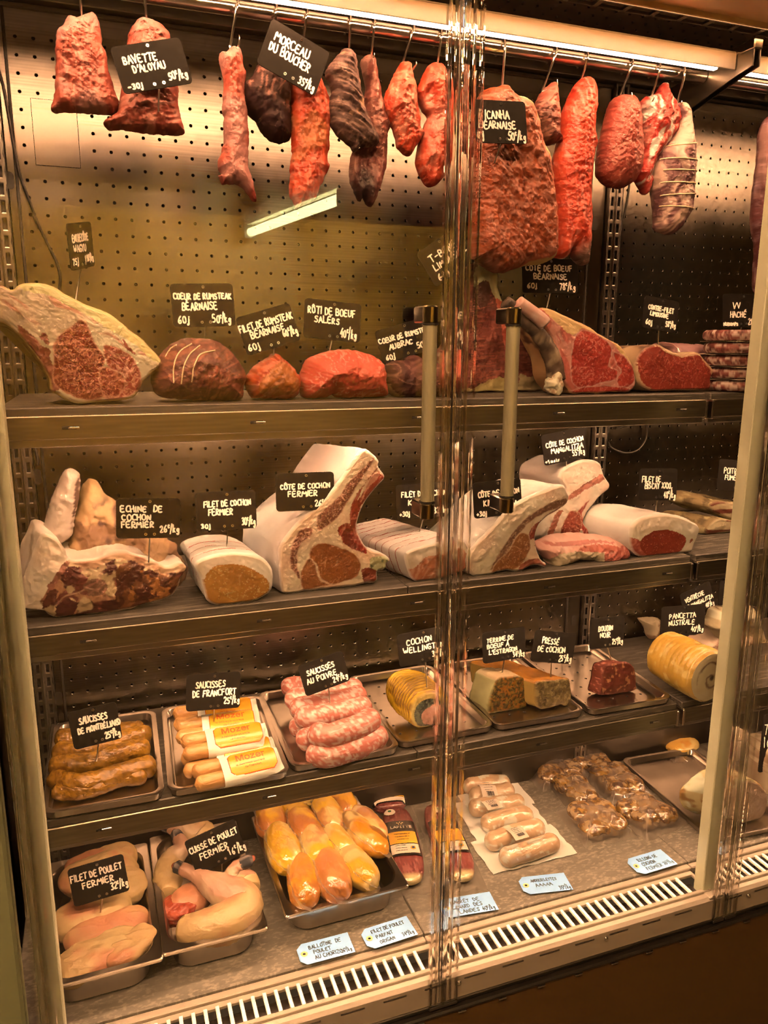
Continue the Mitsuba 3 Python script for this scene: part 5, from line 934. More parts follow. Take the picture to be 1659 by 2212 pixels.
tag(9, [(98, 400), (350, 372), (358, 557), (107, 587)], Yk2 + .3, ['CÔTE DE COCHON@.1,.42,.17,.86', 'KINTOA@.2,.68,.18,.44', '+30j@.05,.95,.15,.2', '42€/kg@.7,.88,.24,.28'], (232, 645), 'reading CÔTE DE COCHON KINTOA behind the right handle', pinY=Yk2 + 1.6)
tag(9, [(460, 147), (683, 102), (702, 262), (477, 308)], Yk2 + 3.6, ['CÔTE DE COCHON@.08,.44,.17,.88', 'MANGALITZA@.18,.66,.17,.74', '+1mois@.02,.94,.12,.33', '55€/kg@.66,.86,.22,.3'], (593, 365), 'reading CÔTE DE COCHON MANGALITZA above the rear rib joint')
tag(9, [(980, 322), (1177, 322), (1172, 490), (975, 490)], Yb + 1.2, ['FILET DE@.06,.42,.2,.5', 'BISCAY XXXL@.14,.63,.2,.74', '48€/kg@.66,.93,.24,.32'], (1067, 545), 'reading FILET DE BISCAY XXXL on the square-cut loin')
tag(9, [(1388, 270), (1590, 285), (1598, 450), (1397, 430)], -7.4, ['POITRINE@.14,.45,.2,.52', 'FUMÉE@.18,.66,.18,.36', '30€/kg@.58,.90,.24,.36'], (1481, 500), 'reading POITRINE FUMÉE on the smoked belly by the right post')

# ------------------------------------------------------------------ shelf 3: trays, sausages, terrines
def lin_loops(x0, x1, y0, y1, prof, n=6):
    """rounded-rectangle rings: prof = (inset, radius, z)"""
    return [np.column_stack([rounded_rect(x0 + i, x1 - i, y0 + i, y1 - i, max(r, .001), n), np.full(4 * (n + 1), z)]) for i, r, z in prof]
def tray(z, front_l, front_r, depth, Z, lab, hgt=.017, holes=False, yaw=0.0, catg='tray', grp='steel trays on the third shelf'):
    a, b = [onZ(*zp(z, [q])[0], Z + hgt / u) for q in (front_l, front_r)]; ex = b - a; wd = np.linalg.norm(ex); ex /= wd; ey = np.array([-ex[1], ex[0], 0])
    z0 = (Z + ZF) * u + .0006; H = hgt
    L = lin_loops(0, wd, 0, depth, [(.012, .014, z0), (.004, .017, z0 + .004), (.002, .019, z0 + H - .003), (-.001 + .001, .02, z0 + H - .001), (0, .021, z0 + H), (.003, .019, z0 + H + .0008), (.009, .016, z0 + H), (.0105, .015, z0 + H - .003), (.014, .012, z0 + .005), (.019, .009, z0 + .0022), (.03, .006, z0 + .002)], 7)
    m = fix(loft(L)); v = m.vertices; m.vertices = a * [1, 1, 0] + v[:, :1] * ex + v[:, 1:2] * ey + np.column_stack([0 * v[:, :2], v[:, 2]])
    k = thing('steel_tray', lab, catg, grp)
    put(k + ('__dish' if holes else ''), m, 'tray_metal', 30)
    if holes:
        ms = []
        for i in range(int(wd / .035)):
            for j in range(int(depth / .035)):
                c = a + ex * (.025 + i * .035) + ey * (.025 + j * .035); ms.append(trimesh.creation.cylinder(.0028, .0006, sections=10, transform=trimesh.transformations.translation_matrix([c[0], c[1], z0 + .0026])))
        part(k, 'hole', cat(ms), 'black_gap', 30, kind='stuff')
    return (Z + ZF) * u + .003
DT = .315
zt = tray(10, (128, 1018), (845, 893), DT, Z3, 'shallow steel tray under the brown Montbéliard sausages')
tray(10, (866, 886), (1573, 770), DT, Z3, 'shallow steel tray under the wrapped frankfurters')
tray(11, (198, 910), (878, 786), DT, Z3, 'shallow steel tray under the pink pepper sausages')
tray(11, (868, 764), (1462, 650), DT, Z3, 'perforated steel tray under the pastry-wrapped pork', holes=True)
tray(12, (182, 878), (672, 796), DT, Z3, 'perforated steel tray under the two terrine blocks', holes=True)
tray(12, (692, 795), (1148, 722), DT, Z3, 'perforated steel tray under the small black pudding piece', holes=True)
ZT = zt / u - ZF
def path_on(z, pts, zl):
    """photo positions laid on levels zl (metres above the tray)"""
    zl = np.broadcast_to(zl, (len(pts),)); return np.array([onZ(*q, ZT + h / u) for q, h in zip(zp(z, pts), zl)])
MON = lambda sd: (lambda q, **k: mixc(mixc(ph(142, 76, 20), ph(178, 102, 30), N(q, 45, sd)), ph(104, 52, 16), np.maximum(ss(.42, .7, N(q, 150, sd + 3)) * .75, ridge(N(q, 80, sd + 6, 2), .04) * .8)))
for i, (pts, h, lab) in enumerate((
    ([(190, 800), (330, 845), (480, 815), (640, 770), (795, 720)], .02, 'wrinkled golden-brown sausage at the front of the left tray'),
    ([(175, 735), (330, 730), (480, 700), (640, 650), (765, 625)], .034, 'wrinkled golden-brown sausage, second from the front in the left tray'),
    ([(200, 650), (360, 655), (520, 610), (690, 560), (765, 560)], .040, 'wrinkled golden-brown sausage, third from the front in the left tray'),
    ([(205, 590), (300, 575), (480, 560), (640, 535), (730, 530)], .036, 'wrinkled golden-brown sausage at the back of the left tray'),
    ([(195, 880), (280, 885), (420, 870), (600, 810), (745, 795)], .014, 'flat brown sausage half hidden beneath the front one in the left tray'))):
    m = sausage(path_on(10, pts, h), .0185 if i < 4 else .013, .0025, 34, i, .0032, 90, .8); kk = thing('smoked_sausage', lab, 'sausage', 'brown smoked sausages in the left tray'); put(kk, m, 'skin', True, color=colored(m, MON(i)))
# frankfurters in paper sleeves
def sleeve(c0, c1, nrm, w, t, seed):
    """flattened paper tube round two sausages from c0 to c1, crimped at c1"""
    n = 26; side = np.cross(nrm, c1 - c0); side /= np.linalg.norm(side); L = []
    for s in np.linspace(0, 1, n):
        a = np.linspace(0, 2 * PI, 40, endpoint=False); fl = 1 - .85 * ss(.70, 1.0, s * np.ones(1))[0]; ww = w * (1 + .06 * ss(.8, 1., np.array([s]))[0])
        ring = side * (ww * np.sign(np.cos(a)) * np.abs(np.cos(a)) ** .75)[:, None] + nrm * (t * fl * np.sign(np.sin(a)) * np.abs(np.sin(a)) ** .8)[:, None]
        p = c0 + (c1 - c0) * s + ring - nrm * t * (1 - fl) * .5; p = p + ((fbm(p * 120 + seed, 3, seed) - .5) * .004 * (.2 + s))[:, None] * nrm; L.append(p)
    return loft(L, False, True), side
FRK = lambda sd: (lambda q, **k: mixc(ph(204, 116, 56, .42), ph(226, 144, 78, .42), N(q, 40, sd)))
for i, (a, b, wr, h, lab) in enumerate((
    ((930, 462), (1385, 400), (1035, 450), .050, 'paper-sleeved frankfurter pair at the back of its tray'),
    ((945, 535), (1400, 475), (1062, 520), .050, 'paper-sleeved frankfurter pair, second from the back'),
    ((982, 628), (1445, 545), (1085, 610), .050, 'paper-sleeved frankfurter pair, third from the back'),
    ((985, 725), (1490, 625), (1140, 700), .026, 'paper-sleeved frankfurter pair, second from the front, partly covered'),
    ((1050, 800), (1520, 690), (1170, 775), .026, 'paper-sleeved frankfurter pair at the front of its tray'))):
    A, B, C = [path_on(10, [q], h)[0] for q in (a, b, wr)]; d = (B - A) / np.linalg.norm(B - A); nrm = np.array([0, -.42, .91]); sd_ = np.cross(nrm, d); sd_ /= np.linalg.norm(sd_); nrm = np.cross(d, sd_)
    kk = thing('frankfurter_pack', lab, 'sausages', 'frankfurters in paper sleeves')
    for s in (-1, 1):
        m = sausage([A + sd_ * s * .0125 - d * .012, (A + B) / 2 + sd_ * s * .0125, B + sd_ * s * .0125 - d * .03], .0135, .003, 24, i * 2 + s, .0006); part(kk, 'sausage', m, 'skin', True, color=colored(m, FRK(i)))
    m, sdv = sleeve(C, B, nrm, .0275, .0152, i); sv = part(kk, 'paper_sleeve', fix(m), 'paper', True, color=np.tile(ph(238, 190, 146, .62), (len(m.vertices), 1)), label='white paper sleeve')
    # printed label, curved over the sleeve
    o = C + (B - C) * .50 + nrm * .0166; M = np.eye(4); M[:3, 0], M[:3, 1], M[:3, 2] = d, np.cross(nrm, d), nrm; M[:3, 3] = o; lw = np.linalg.norm(B - C) * .74; lh = .042
    ch = .007; yel = Polygon([(-lw / 2 + ch, -lh / 2), (lw / 2 - ch, -lh / 2), (lw / 2, -lh / 2 + ch), (lw / 2, lh / 2 - ch), (lw / 2 - ch, lh / 2), (-lw / 2 + ch, lh / 2), (-lw / 2, lh / 2 - ch), (-lw / 2, -lh / 2 + ch)])
    def bend(m2, off):
        m2 = m2.subdivide_to_size(.006); v = m2.vertices.copy(); y = v[:, 1]; v[:, 2] += off - .0166 + .0152 * np.sqrt(np.clip(1 - (np.abs(y) / .0278) ** 2.4, .02, 1)) + .0012; m2.vertices = v; return m2.apply_transform(M)
    part(sv, 'label_border', bend(trimesh.creation.extrude_polygon(yel.buffer(.0012), .0003, engine='earcut'), .0), 'label_red', False)
    part(sv, 'label', bend(trimesh.creation.extrude_polygon(yel, .0003, engine='earcut'), .0005), 'label_yellow', False)
    tx = cat([meshkit.text_mesh('Mozer', .0125, .0003, True).apply_translation([-lw * .36, .003, 0]), meshkit.text_mesh('la délicieuse saucisse', .0036, .0003).apply_translation([-lw * .38, -.0055, 0]), meshkit.text_mesh('de Francfort', .0036, .0003).apply_translation([-lw * .2, -.012, 0])])
    part(sv, 'lettering', bend(tx, .0010), 'label_red', False)
PEP = lambda sd: (lambda q, **k: mixc(mixc(ph(216, 110, 78), ph(190, 82, 58), N(q, 30, sd)), ph(242, 184, 142), ss(.50, .60, N(q, 170, sd + 2, 3)) * .7))
for i, (pts, h, r, lab) in enumerate((
    ([(300, 810), (410, 835), (530, 805), (650, 765), (765, 690)], .021, .0225, 'pink speckled sausage lying lowest at the front of its tray'),
    ([(310, 690), (420, 715), (520, 690), (630, 650), (715, 590)], .052, .0232, 'plump pink speckled sausage on top at the front of the pile'),
    ([(220, 590), (330, 600), (450, 575), (570, 550), (690, 520)], .058, .0215, 'pink speckled sausage, second from the front on the pile'),
    ([(185, 545), (280, 540), (400, 520), (530, 490), (655, 450)], .060, .0215, 'pink speckled sausage, third from the front on the pile'),
    ([(155, 480), (260, 480), (400, 450), (520, 430), (640, 415)], .058, .021, 'pink speckled sausage, fourth from the front on the pile'),
    ([(135, 420), (230, 405), (330, 415), (430, 410), (540, 395)], .050, .020, 'pink speckled sausage at the back of the pile'),
    ([(225, 745), (330, 730), (440, 730), (520, 720)], .030, .0205, 'pink speckled sausage end peeking out left of the front ones'),
    ([(185, 670), (300, 650), (420, 650), (740, 640)], .028, .020, 'pink speckled sausage half buried in the middle of the pile'))):
    m = sausage(path_on(11, pts, h), r, .0028, 34, 20 + i, .0012, 50); kk = thing('pepper_sausage', lab, 'sausage', 'pink pepper sausages'); put(kk, m, 'skin', True, color=colored(m, PEP(i)))
# pastry-wrapped pork
Yw = cy(11, (1000, 680), ZT)
c = Cut(11, '935,600 940,540 965,490 1010,455 1070,440 1130,455 1180,500 1195,570 1180,630 1140,655 1090,662 1000,680 960,660', Yw + .2, (-.030, .085, .028), floor=ZT, seed=101, h=.0016, hb=.0016, end=.80, relief=.0022, rfreq=60, score=lambda t_, oo, s: .0016 * np.sin(t_ * 95 + 5 * nz(np.column_stack([oo * 60, 0 * oo[:, 0] + t_ * 3]), 3)) * (t_ > .05), scale=lambda t: 1 + .10 * math.sin(t * PI))
k = thing('pork_wellington', 'golden pastry-wrapped pork loaf cut open, half behind the clear seal', 'pastry')
fz = zones_c(fat_c(ph(206, 156, 80), ph(180, 120, 56), 40), [c.zone(11, '958,600 962,550 990,505 1040,482 1090,485 1140,510 1165,570 1150,630 1090,645 1000,655 970,635', blotch_c([ph(62, 56, 40), ph(36, 32, 24), ph(96, 84, 56)], 150, 4)), c.zone(11, '1000,600 1008,560 1040,535 1085,515 1130,530 1148,575 1140,625 1090,640 1020,640', lean_c(ph(214, 140, 106), ph(198, 118, 86), seed=102, fl=.02))], 0, .0012, .0008)
put(k, c.mesh, 'crust', True, color=c.color(fz, lambda q, t=None, **kk: mixc(ph(222, 140, 36), ph(130, 68, 14), np.clip(.5 - .5 * np.sin(t * 95 + 5 * nz(np.column_stack([q[:, 0] * 60, q[:, 2] * 60, t * 3]), 3)) + (N(q, 30, 5) - .5), 0, 1))))
# terrines
TER = blotch_c([ph(86, 60, 28, .3), ph(60, 40, 20, .3), ph(126, 84, 34, .3), ph(150, 76, 26, .3)], 190, 5, .08)
Yt = cy(12, (230, 800), ZT)
c = Cut(12, '176,628 200,612 320,602 335,612 345,700 354,772 300,788 150,808 135,800 150,720', Yt, (-.026, .055, .008), floor=ZT, seed=103, h=.0016, relief=.0018, edge=.003, bulge=.001, end=.9, smooth_out=False)
k = thing('terrine_block', 'herb-flecked brown terrine block with a pale fat top, left of the orange one', 'terrine')
put(k, c.mesh, 'meat_dry', True, color=c.color(TER, lambda q, nz=None, **kk: mixc(fat_c(ph(176, 140, 84), ph(120, 92, 52), 40, stain=ph(96, 60, 30))(q), fat_c(ph(206, 152, 100, .32), ph(176, 122, 78, .32), 30)(q), ss(.5, .8, nz))))
Yp2 = cy(12, (480, 790), ZT)
c = Cut(12, '392,640 420,632 570,615 585,625 597,755 560,772 540,760 430,790 400,770', Yp2, (-.085, .15, .005), floor=ZT, seed=104, h=.0016, relief=.0018, edge=.003, bulge=.001, end=.96, smooth_out=False)
k = thing('pressed_pork_block', 'long block of pressed pork with an orange glazed top, under the PRESSÉ tag', 'terrine')
put(k, c.mesh, 'meat', True, color=c.color(blotch_c([ph(126, 88, 44, .3), ph(90, 60, 30, .3), ph(160, 116, 66, .3), ph(112, 76, 40, .3)], 150, 9, .07), lambda q, nz=None, **kk: mixc(ph(150, 100, 44), mixc(ph(192, 100, 34, .3), ph(140, 72, 28, .3), N(q, 40, 3)), ss(.3, .7, nz))))
Yn = cy(12, (850, 705), ZT)
c = Cut(12, '768,560 800,542 870,530 915,540 938,580 945,640 940,682 850,700 760,714 740,700 755,640', Yn, (-.016, .030, .002), floor=ZT, seed=105, h=.0015, relief=.0014, edge=.003, end=.9)
k = thing('black_pudding_piece', 'small dark red-brown piece of black pudding alone on its tray', 'black pudding')
put(k, c.mesh, 'meat_dry', True, color=c.color(lambda q, **kk: mixc(mixc(ph(96, 34, 20), ph(76, 26, 16), N(q, 60, 2)), ph(160, 92, 54), ss(.68, .73, N(q, 110, 7, 2)) * .8), lean_c(ph(108, 42, 26), ph(88, 32, 20), seed=106, fl=.0)))
# pancetta roll and neighbours
e0, e1 = onZ(*zp(12, [(1075, 470)])[0], ZT + 2.2), onZ(*zp(12, [(1345, 612)])[0], ZT + 2.1)
ax = e1 - e0; Lp = np.linalg.norm(ax); ax /= Lp; sdv = np.cross(ax, [0, 0, 1]); sdv /= np.linalg.norm(sdv); upv = np.cross(sdv, ax); R0 = 2.05 * u; nr_, ns_ = 60, 96; L = []
for i in range(nr_):
    t = i / (nr_ - 1); a = np.linspace(0, 2 * PI, ns_, endpoint=False); r = R0 * (1 - .10 * (1 - t) ** 2) * (math.sqrt(max(1 - (1 - min(t / .12, 1)) ** 2, .08))) * (1 - .10 * math.exp(-((1 - t) / .03) ** 2)); r = r * (1 - .02 * np.cos(a * 0 + t * 34) ** 8)
    L.append(e0 + ax * Lp * t + (np.cos(a) * r)[:, None] * sdv + (np.sin(a) * r)[:, None] * upv)
L = np.array(L); L = L + ((fbm(L.reshape(-1, 3) * 30, 3).reshape(nr_, ns_) - .5) * .006)[..., None] * (L - L.mean(1, keepdims=True)) / R0
m = fix(loft(L, True, False)); k = thing('pancetta_roll', 'thick yellow pancetta roll with a spiral cut end on the third shelf', 'meat')
floor_clamp(m, Z3); put(k + '__casing', m, 'skin', True, color=colored(m, lambda q, **kk: mixc(mixc(ph(216, 144, 60, .30), ph(198, 120, 44, .30), N(q, 22, 3)), ph(228, 164, 84, .30), ss(.5, .7, N(q, 60, 8, 2)))))
rr, aa = np.meshgrid(np.linspace(0, 1, 46), np.linspace(0, 2 * PI, 120, endpoint=False)); rim = L[-1]; cen = rim.mean(0); pts = []
rl = np.stack([np.interp(aa.ravel() / (2 * PI) * ns_, np.arange(ns_ + 1), np.r_[rim[:, j], rim[0, j]]) for j in range(3)], 1); q = cen + (rl - cen) * rr.ravel()[:, None] + ax * (.004 * (1 - rr.ravel() ** 4))[:, None]
t2 = np.stack([rr.ravel() * np.cos(aa.ravel()), rr.ravel() * np.sin(aa.ravel())], 1); tri = Delaunay(t2 * (1 + 1e-9 * np.random.default_rng(1).random((len(t2), 1)))).simplices; sp = (rr.ravel() * 1.9 + aa.ravel() / (2 * PI) + (N(q, 60, 4) - .5) * .5) % 1.0
cc = mixc(fat_c(ph(226, 176, 120), ph(206, 150, 96), 5)(q), ph(112, 60, 34), np.clip(1 - np.abs(sp - .5) / .16, 0, 1) * ss(.82, .68, rr.ravel())); cc = mixc(cc, ph(70, 44, 28), ss(.16, .06, rr.ravel()))
part(k, 'cut_end', fix(trimesh.Trimesh(q, tri, process=False)), 'meat', True, color=np.clip(cc, .003, .9), label='spiral of brown lean and white fat')
p = Piece(12, '960,300 985,288 1060,290 1075,330 1060,360 1015,385 995,350', cy(12, (1030, 400), Z3), .05, .02, relief=.003, seed=107, h=.003); k = thing('pork_belly_end', 'small pale belly end behind the pancetta roll', 'meat'); mm = p.mesh; v = mm.vertices; v[:, 2] -= np.clip((p.O[2] - v[:, 2]) / .02, 0, 1) * (v[:, 2].min() - (Z3 + ZF) * u); mm.vertices = v; put_piece(k, p, 'meat', blotch_c([ph(220, 164, 112), ph(160, 104, 66)], 40, 3))
p = Piece(12, '1210,440 1235,395 1300,380 1400,330 1480,290 1560,280 1580,380 1470,430 1330,458 1250,462', cy(12, (1330, 462), Z3) + .6, .05, .03, relief=.004, seed=108, h=.003, tilt=.9); k = thing('ventreche_slab', 'pale flat slab of cured belly behind the pancetta roll', 'meat'); floor_clamp(p.mesh, Z3); put_piece(k, p, 'meat', lambda q, **kk: mixc(fat_c(ph(226, 166, 120), ph(206, 140, 98), 5)(q), ph(140, 84, 56), ridge(fbm(np.column_stack([q[:, 0] * 8, q[:, 1] * 60 - q[:, 0] * 30, 0 * q[:, 0]]) + 4, 2), .06)))
p = Piece(12, '1320,330 1345,300 1380,250 1420,235 1500,215 1570,225 1570,330 1480,300 1400,330 1350,345', -5.0, .08, .03, relief=.010, rfreq=40, seed=109, h=.003, tilt=.5); k = thing('lardo_piece', 'knobbly cured fat piece under the LARDO tag', 'meat'); v = p.mesh.vertices; put_piece(k, p, 'meat_dry', blotch_c([ph(196, 146, 96), ph(130, 86, 54), ph(224, 176, 124)], 60, 3))
p = Piece(12, '1330,320 1380,310 1480,290 1570,290 1590,470 1330,470', -3.8, .09, .02, relief=.004, seed=110, h=.004); k = thing('cured_belly', 'cured belly block behind the pale slab, near the right post', 'meat'); floor_clamp(p.mesh, Z3); put_piece(k, p, 'meat_dry', blotch_c([ph(186, 136, 88), ph(130, 86, 54)], 50, 4))

tag(10, [(287, 425), (568, 358), (595, 575), (317, 640)], -10.4, ['SAUCISSES@.2,.38,.2,.58', 'DE MONTBÉLIARD@.14,.62,.17,.88', '25€/kg@.66,.90,.2,.32'], (455, 668), 'reading SAUCISSES DE MONTBÉLIARD')
tag(10, [(967, 208), (1278, 187), (1282, 395), (970, 418)], -8.4, ['SAUCISSES@.17,.38,.2,.55', 'DE FRANCFORT@.12,.62,.2,.80', '25€/kg@.70,.86,.2,.30'], (1130, 468), 'reading SAUCISSES DE FRANCFORT')
tag(11, [(245, 280), (515, 182), (555, 372), (280, 472)], -9.4, ['SAUCISSES@.14,.40,.19,.62', 'AU POIVRE@.1,.66,.19,.66', '24€/kg@.64,.88,.22,.34'], (437, 497), 'reading SAUCISSES AU POIVRE')
tag(11, [(843, 90), (1150, 30), (1180, 225), (872, 288)], -10.0, ['COCHON@.17,.38,.2,.50', 'WELLINGTON@.1,.62,.19,.80', '38€/kg@.66,.88,.2,.3'], (1033, 380), 'reading COCHON WELLINGTON behind the clear seal')
tag(12, [(103, 370), (335, 335), (338, 500), (108, 538)], Yt + .9, ['TERRINE DE@.1,.34,.16,.62', 'BOEUF À@.1,.54,.16,.5', "L'ESTRAGON@.14,.74,.16,.66", '34€/kg@.70,.93,.19,.28'], (215, 580), 'reading TERRINE DE BOEUF À L’ESTRAGON')
tag(12, [(382, 352), (605, 372), (600, 540), (375, 525)], Yp2 + .6, ['PRESSÉ@.2,.40,.22,.40', 'DE COCHON@.12,.66,.2,.66', '25€/kg@.66,.92,.24,.32'], (476, 610), 'reading PRESSÉ DE COCHON')
tag(12, [(670, 295), (855, 278), (890, 438), (705, 458)], Yn + .7, ['BOUDIN@.24,.44,.2,.42', 'NOIR@.3,.66,.19,.3', '25€/kg@.66,.90,.2,.32'], (812, 540), 'reading BOUDIN NOIR')
tag(12, [(1065, 230), (1303, 213), (1320, 373), (1083, 390)], -8.2, ['PANCETTA@.18,.42,.19,.60', 'NUSTRALE@.18,.64,.19,.58', '40€/kg@.70,.90,.2,.29'], (1200, 440), 'reading PANCETTA NUSTRALE')
tag(12, [(1167, 165), (1330, 90), (1378, 215), (1215, 285)], -5.8, ['VENTRÊCHE@.12,.42,.19,.62', 'DE MANGALITZA@.06,.68,.17,.92', '40€/kg@.70,.95,.2,.28'], None, 'reading VENTRÊCHE DE MANGALITZA, tilted behind the pancetta tag')
tag(12, [(1383, 85), (1570, 78), (1578, 212), (1395, 218)], -4.6, ['LARDO@.18,.40,.19,.5', 'COLONNATA@.18,.64,.18,.74'], (1470, 250), 'reading LARDO COLONNATA by the right post')

# ------------------------------------------------------------------ deck: pans, poultry, packs, labels
def pan(cs, lab, hgt=.064):
    """gastronorm pan from the photo positions of its rim corners back-left, back-right, front-right"""
    Zr = ZD + hgt / u; a, b, c_ = [onZ(*zp(0, [q])[0], Zr) for q in cs]
    k = thing('steel_pan', lab, 'pan', 'deep steel pans'); ey = b - c_; dp = np.linalg.norm(ey); ey /= dp; ex = np.array([ey[1], -ey[0], 0]); wd = abs((b - a) @ ex); o = b - ex * wd - ey * dp
    z1 = (Zr + ZF) * u; z0 = (ZD + ZF) * u + .0008
    L = lin_loops(0, wd, 0, dp, [(.03, .03, z0), (.022, .035, z0 + .006), (.014, .045, z1 - .006), (.0005, .006, z1 - .006), (0, .006, z1 - .002), (.002, .006, z1), (.012, .042, z1), (.0135, .044, z1 - .002), (.016, .044, z1 - .006), (.024, .034, z0 + .008), (.034, .028, z0 + .002)], 8)
    m = fix(loft(L)); v = m.vertices; m.vertices = o * [1, 1, 0] + v[:, :1] * ex + v[:, 1:2] * ey + np.column_stack([0 * v[:, :2], v[:, 2]])
    put(k, m, 'tray_metal', 30); return (lambda fx, fy, h: o * [1, 1, 0] + ex * wd * fx + ey * dp * fy + np.array([0, 0, z0 + h])), ex, ey
P1, ex1, ey1 = pan([(100, 1856), (318, 1818), (353, 2070)], 'deep steel pan of chicken fillets at the left front')
P2, ex2, ey2 = pan([(322, 1815), (510, 1770), (580, 2004)], 'deep steel pan of chicken thighs, second from the left')
P3, ex3, ey3 = pan([(545, 1775), (768, 1716), (885, 1912)], 'wide deep steel pan of vacuum-packed chicken rolls')
CHK = lambda sd, pk=.5: (lambda q, **k: mixc(mixc(ph(236, 168, 100, .30), ph(222, 146, 84, .30), N(q, 22, sd)), ph(222, 118, 74, .30), ss(.62 - pk * .2, .74 - pk * .1, N(q, 17, sd + 4)) * .85))
def lump(c, ex, ey, lx, ly, lz, rot, tilt, seed, relief=.004, rf=26, power=2.0):
    a = math.radians(rot); X = ex * math.cos(a) + ey * math.sin(a); Y = -ex * math.sin(a) + ey * math.cos(a); t = math.radians(tilt)
    Zv = np.array([0, 0, 1.0]); Y2 = Y * math.cos(t) + Zv * math.sin(t); Z2 = -Y * math.sin(t) + Zv * math.cos(t); return blob(c, np.stack([X * lx, Y2 * ly, Z2 * lz], 1), .004, seed, relief, rf, power=power)
for i, (fx, fy, h, lx, ly, lz, rot, tl_, pk, lab) in enumerate((
    (.46, .17, .050, .074, .040, .024, 16, 8, .5, 'pale chicken fillet at the front of the left pan'), (.74, .15, .060, .050, .026, .016, 38, 6, .1, 'small creamy chicken fillet flap at the front right of the left pan'),
    (.55, .34, .056, .072, .030, .024, 14, 12, 1.7, 'pink chicken fillet, second from the front in the left pan'), (.42, .46, .064, .072, .042, .026, 15, 14, .3, 'yellowish skin-on chicken fillet in the middle of the left pan'),
    (.60, .60, .066, .070, .042, .026, 10, 14, .2, 'skin-on chicken fillet behind the middle one in the left pan'), (.50, .76, .070, .072, .040, .026, 6, 14, .5, 'chicken fillet under the tag in the left pan'), (.52, .89, .066, .068, .030, .024, 3, 10, 1.0, 'chicken fillet at the back of the left pan'))):
    m = lump(P1(fx, fy, h), ex1, ey1, lx, ly, lz, rot, tl_, 40 + i, .012, 20, 2.6); v = m.vertices; v[:, 2] += (np.abs(fbm(v * [22, 60, 22] + i, 2, i) - .5) * -.010); m.vertices = v; kk = thing('chicken_fillet', lab, 'chicken fillet', 'raw chicken fillets'); put(kk, m, 'meat', True, color=colored(m, CHK(i, pk)))
# thighs: one continuous skin from the meat to the shank, dark claw end
def thigh(pts, rad, lab, seed, end_dark=True):
    p = smooth_path(np.array(pts), 60); r = np.interp(np.linspace(0, 1, 60), np.linspace(0, 1, len(rad)), rad); r[0] *= .3; m = fix(tube(p, r, 36)); v = m.vertices; ci = cKDTree(p).query(v)[1]; n = v - p[ci]; n /= np.linalg.norm(n, axis=1, keepdims=True) + 1e-9
    m.vertices = v + n * ((fbm(v * 40, 3, seed) - .5) * .007 + (nz(v * 190, seed) - .5) * .0026)[:, None]
    k = thing('chicken_thigh', lab, 'chicken thigh', 'raw chicken thighs'); t = ci / 59
    c = mixc(CHK(seed, .35)(v), ph(200, 138, 100, .32), ss(.4, .8, t) * .7); c = mixc(c, ph(186, 100, 66, .32), ss(.72, .84, t) * .5); put(k + '__leg', m, 'skin', True, color=np.clip(c, .003, .9))
    e = p[-1]; d = p[-1] - p[-6]; d /= np.linalg.norm(d); f = fix(tube([e - d * .012, e - d * .002, e + d * .012, e + d * .018], np.array([.0095, .0125, .0115, .006]), 18)); f.vertices = f.vertices + ((fbm(f.vertices * 160, 3) - .5) * .004)[:, None]
    part(k, 'hock', f, 'meat_dry', True, color=colored(f, lambda q, **kk: mixc(ph(52, 42, 36), ph(150, 110, 84), ss(.5, .62, N(q, 120, 3)))), label='dark scaly hock end')
    g = blob(e + d * .016, np.eye(3) * .0062, seed=seed, relief=.003, rf=120); part(k, 'joint', g, 'meat', True, color=np.tile(ph(176, 76, 46, .3), (len(g.vertices), 1)), label='red cut joint')
def dk(pts, h): h = np.broadcast_to(h, (len(pts),)); return [onZ(*q, ZD + a / u) for q, a in zip(zp(13, pts), h)]
thigh(dk([(1030, 850), (1170, 850), (1350, 800), (1440, 690), (1330, 620), (1200, 540), (1110, 490), (1045, 465)], [.052, .058, .062, .066, .080, .090, .094, .096]), [.020, .032, .036, .038, .036, .026, .015, .012], 'yellow-skinned chicken thigh curled at the front of the second pan', 51)
thigh(dk([(1470, 620), (1440, 560), (1370, 520), (1390, 460), (1445, 425)], [.060, .066, .078, .092, .100]), [.024, .030, .020, .013, .011], 'chicken thigh with its hock over the right edge of the second pan', 52)
thigh(dk([(960, 640), (955, 520), (985, 410), (1045, 330), (1020, 262)], [.046, .054, .066, .080, .088]), [.020, .030, .028, .017, .012], 'chicken thigh along the left edge of the second pan', 53)
thigh(dk([(1240, 330), (1160, 250), (1080, 215), (960, 195)], [.058, .070, .086, .092]), [.024, .032, .022, .012], 'chicken thigh at the back of the second pan', 54, )
m = lump(dk([(1110, 650)], .052)[0], ex2, ey2, .044, .034, .022, 25, 8, 57, .006); kk = thing('chicken_piece', 'pinkish chicken piece under the thighs in the second pan', 'chicken'); put(kk, m, 'skin', True, color=colored(m, CHK(58, 1.2)))
m = lump(dk([(1020, 730)], .044)[0], ex2, ey2, .030, .036, .020, 60, 0, 55, .009, 40, 2.6); kk = thing('chicken_piece', 'dark red chicken meat at the left of the second pan', 'chicken'); put(kk, m, 'meat', True, color=colored(m, lean_c(ph(186, 70, 40), ph(140, 46, 28), seed=56)))
def dewrap(seed, base, patch, dark): return lambda q, **k: mixc(mixc(base, patch, ss(.44, .6, N(q, 20, seed))), dark, ss(.54, .66, N(q, 28, seed + 3)) * .8)
GOLD, PALE, BRN = ph(232, 144, 44), ph(238, 168, 92), ph(192, 98, 46)
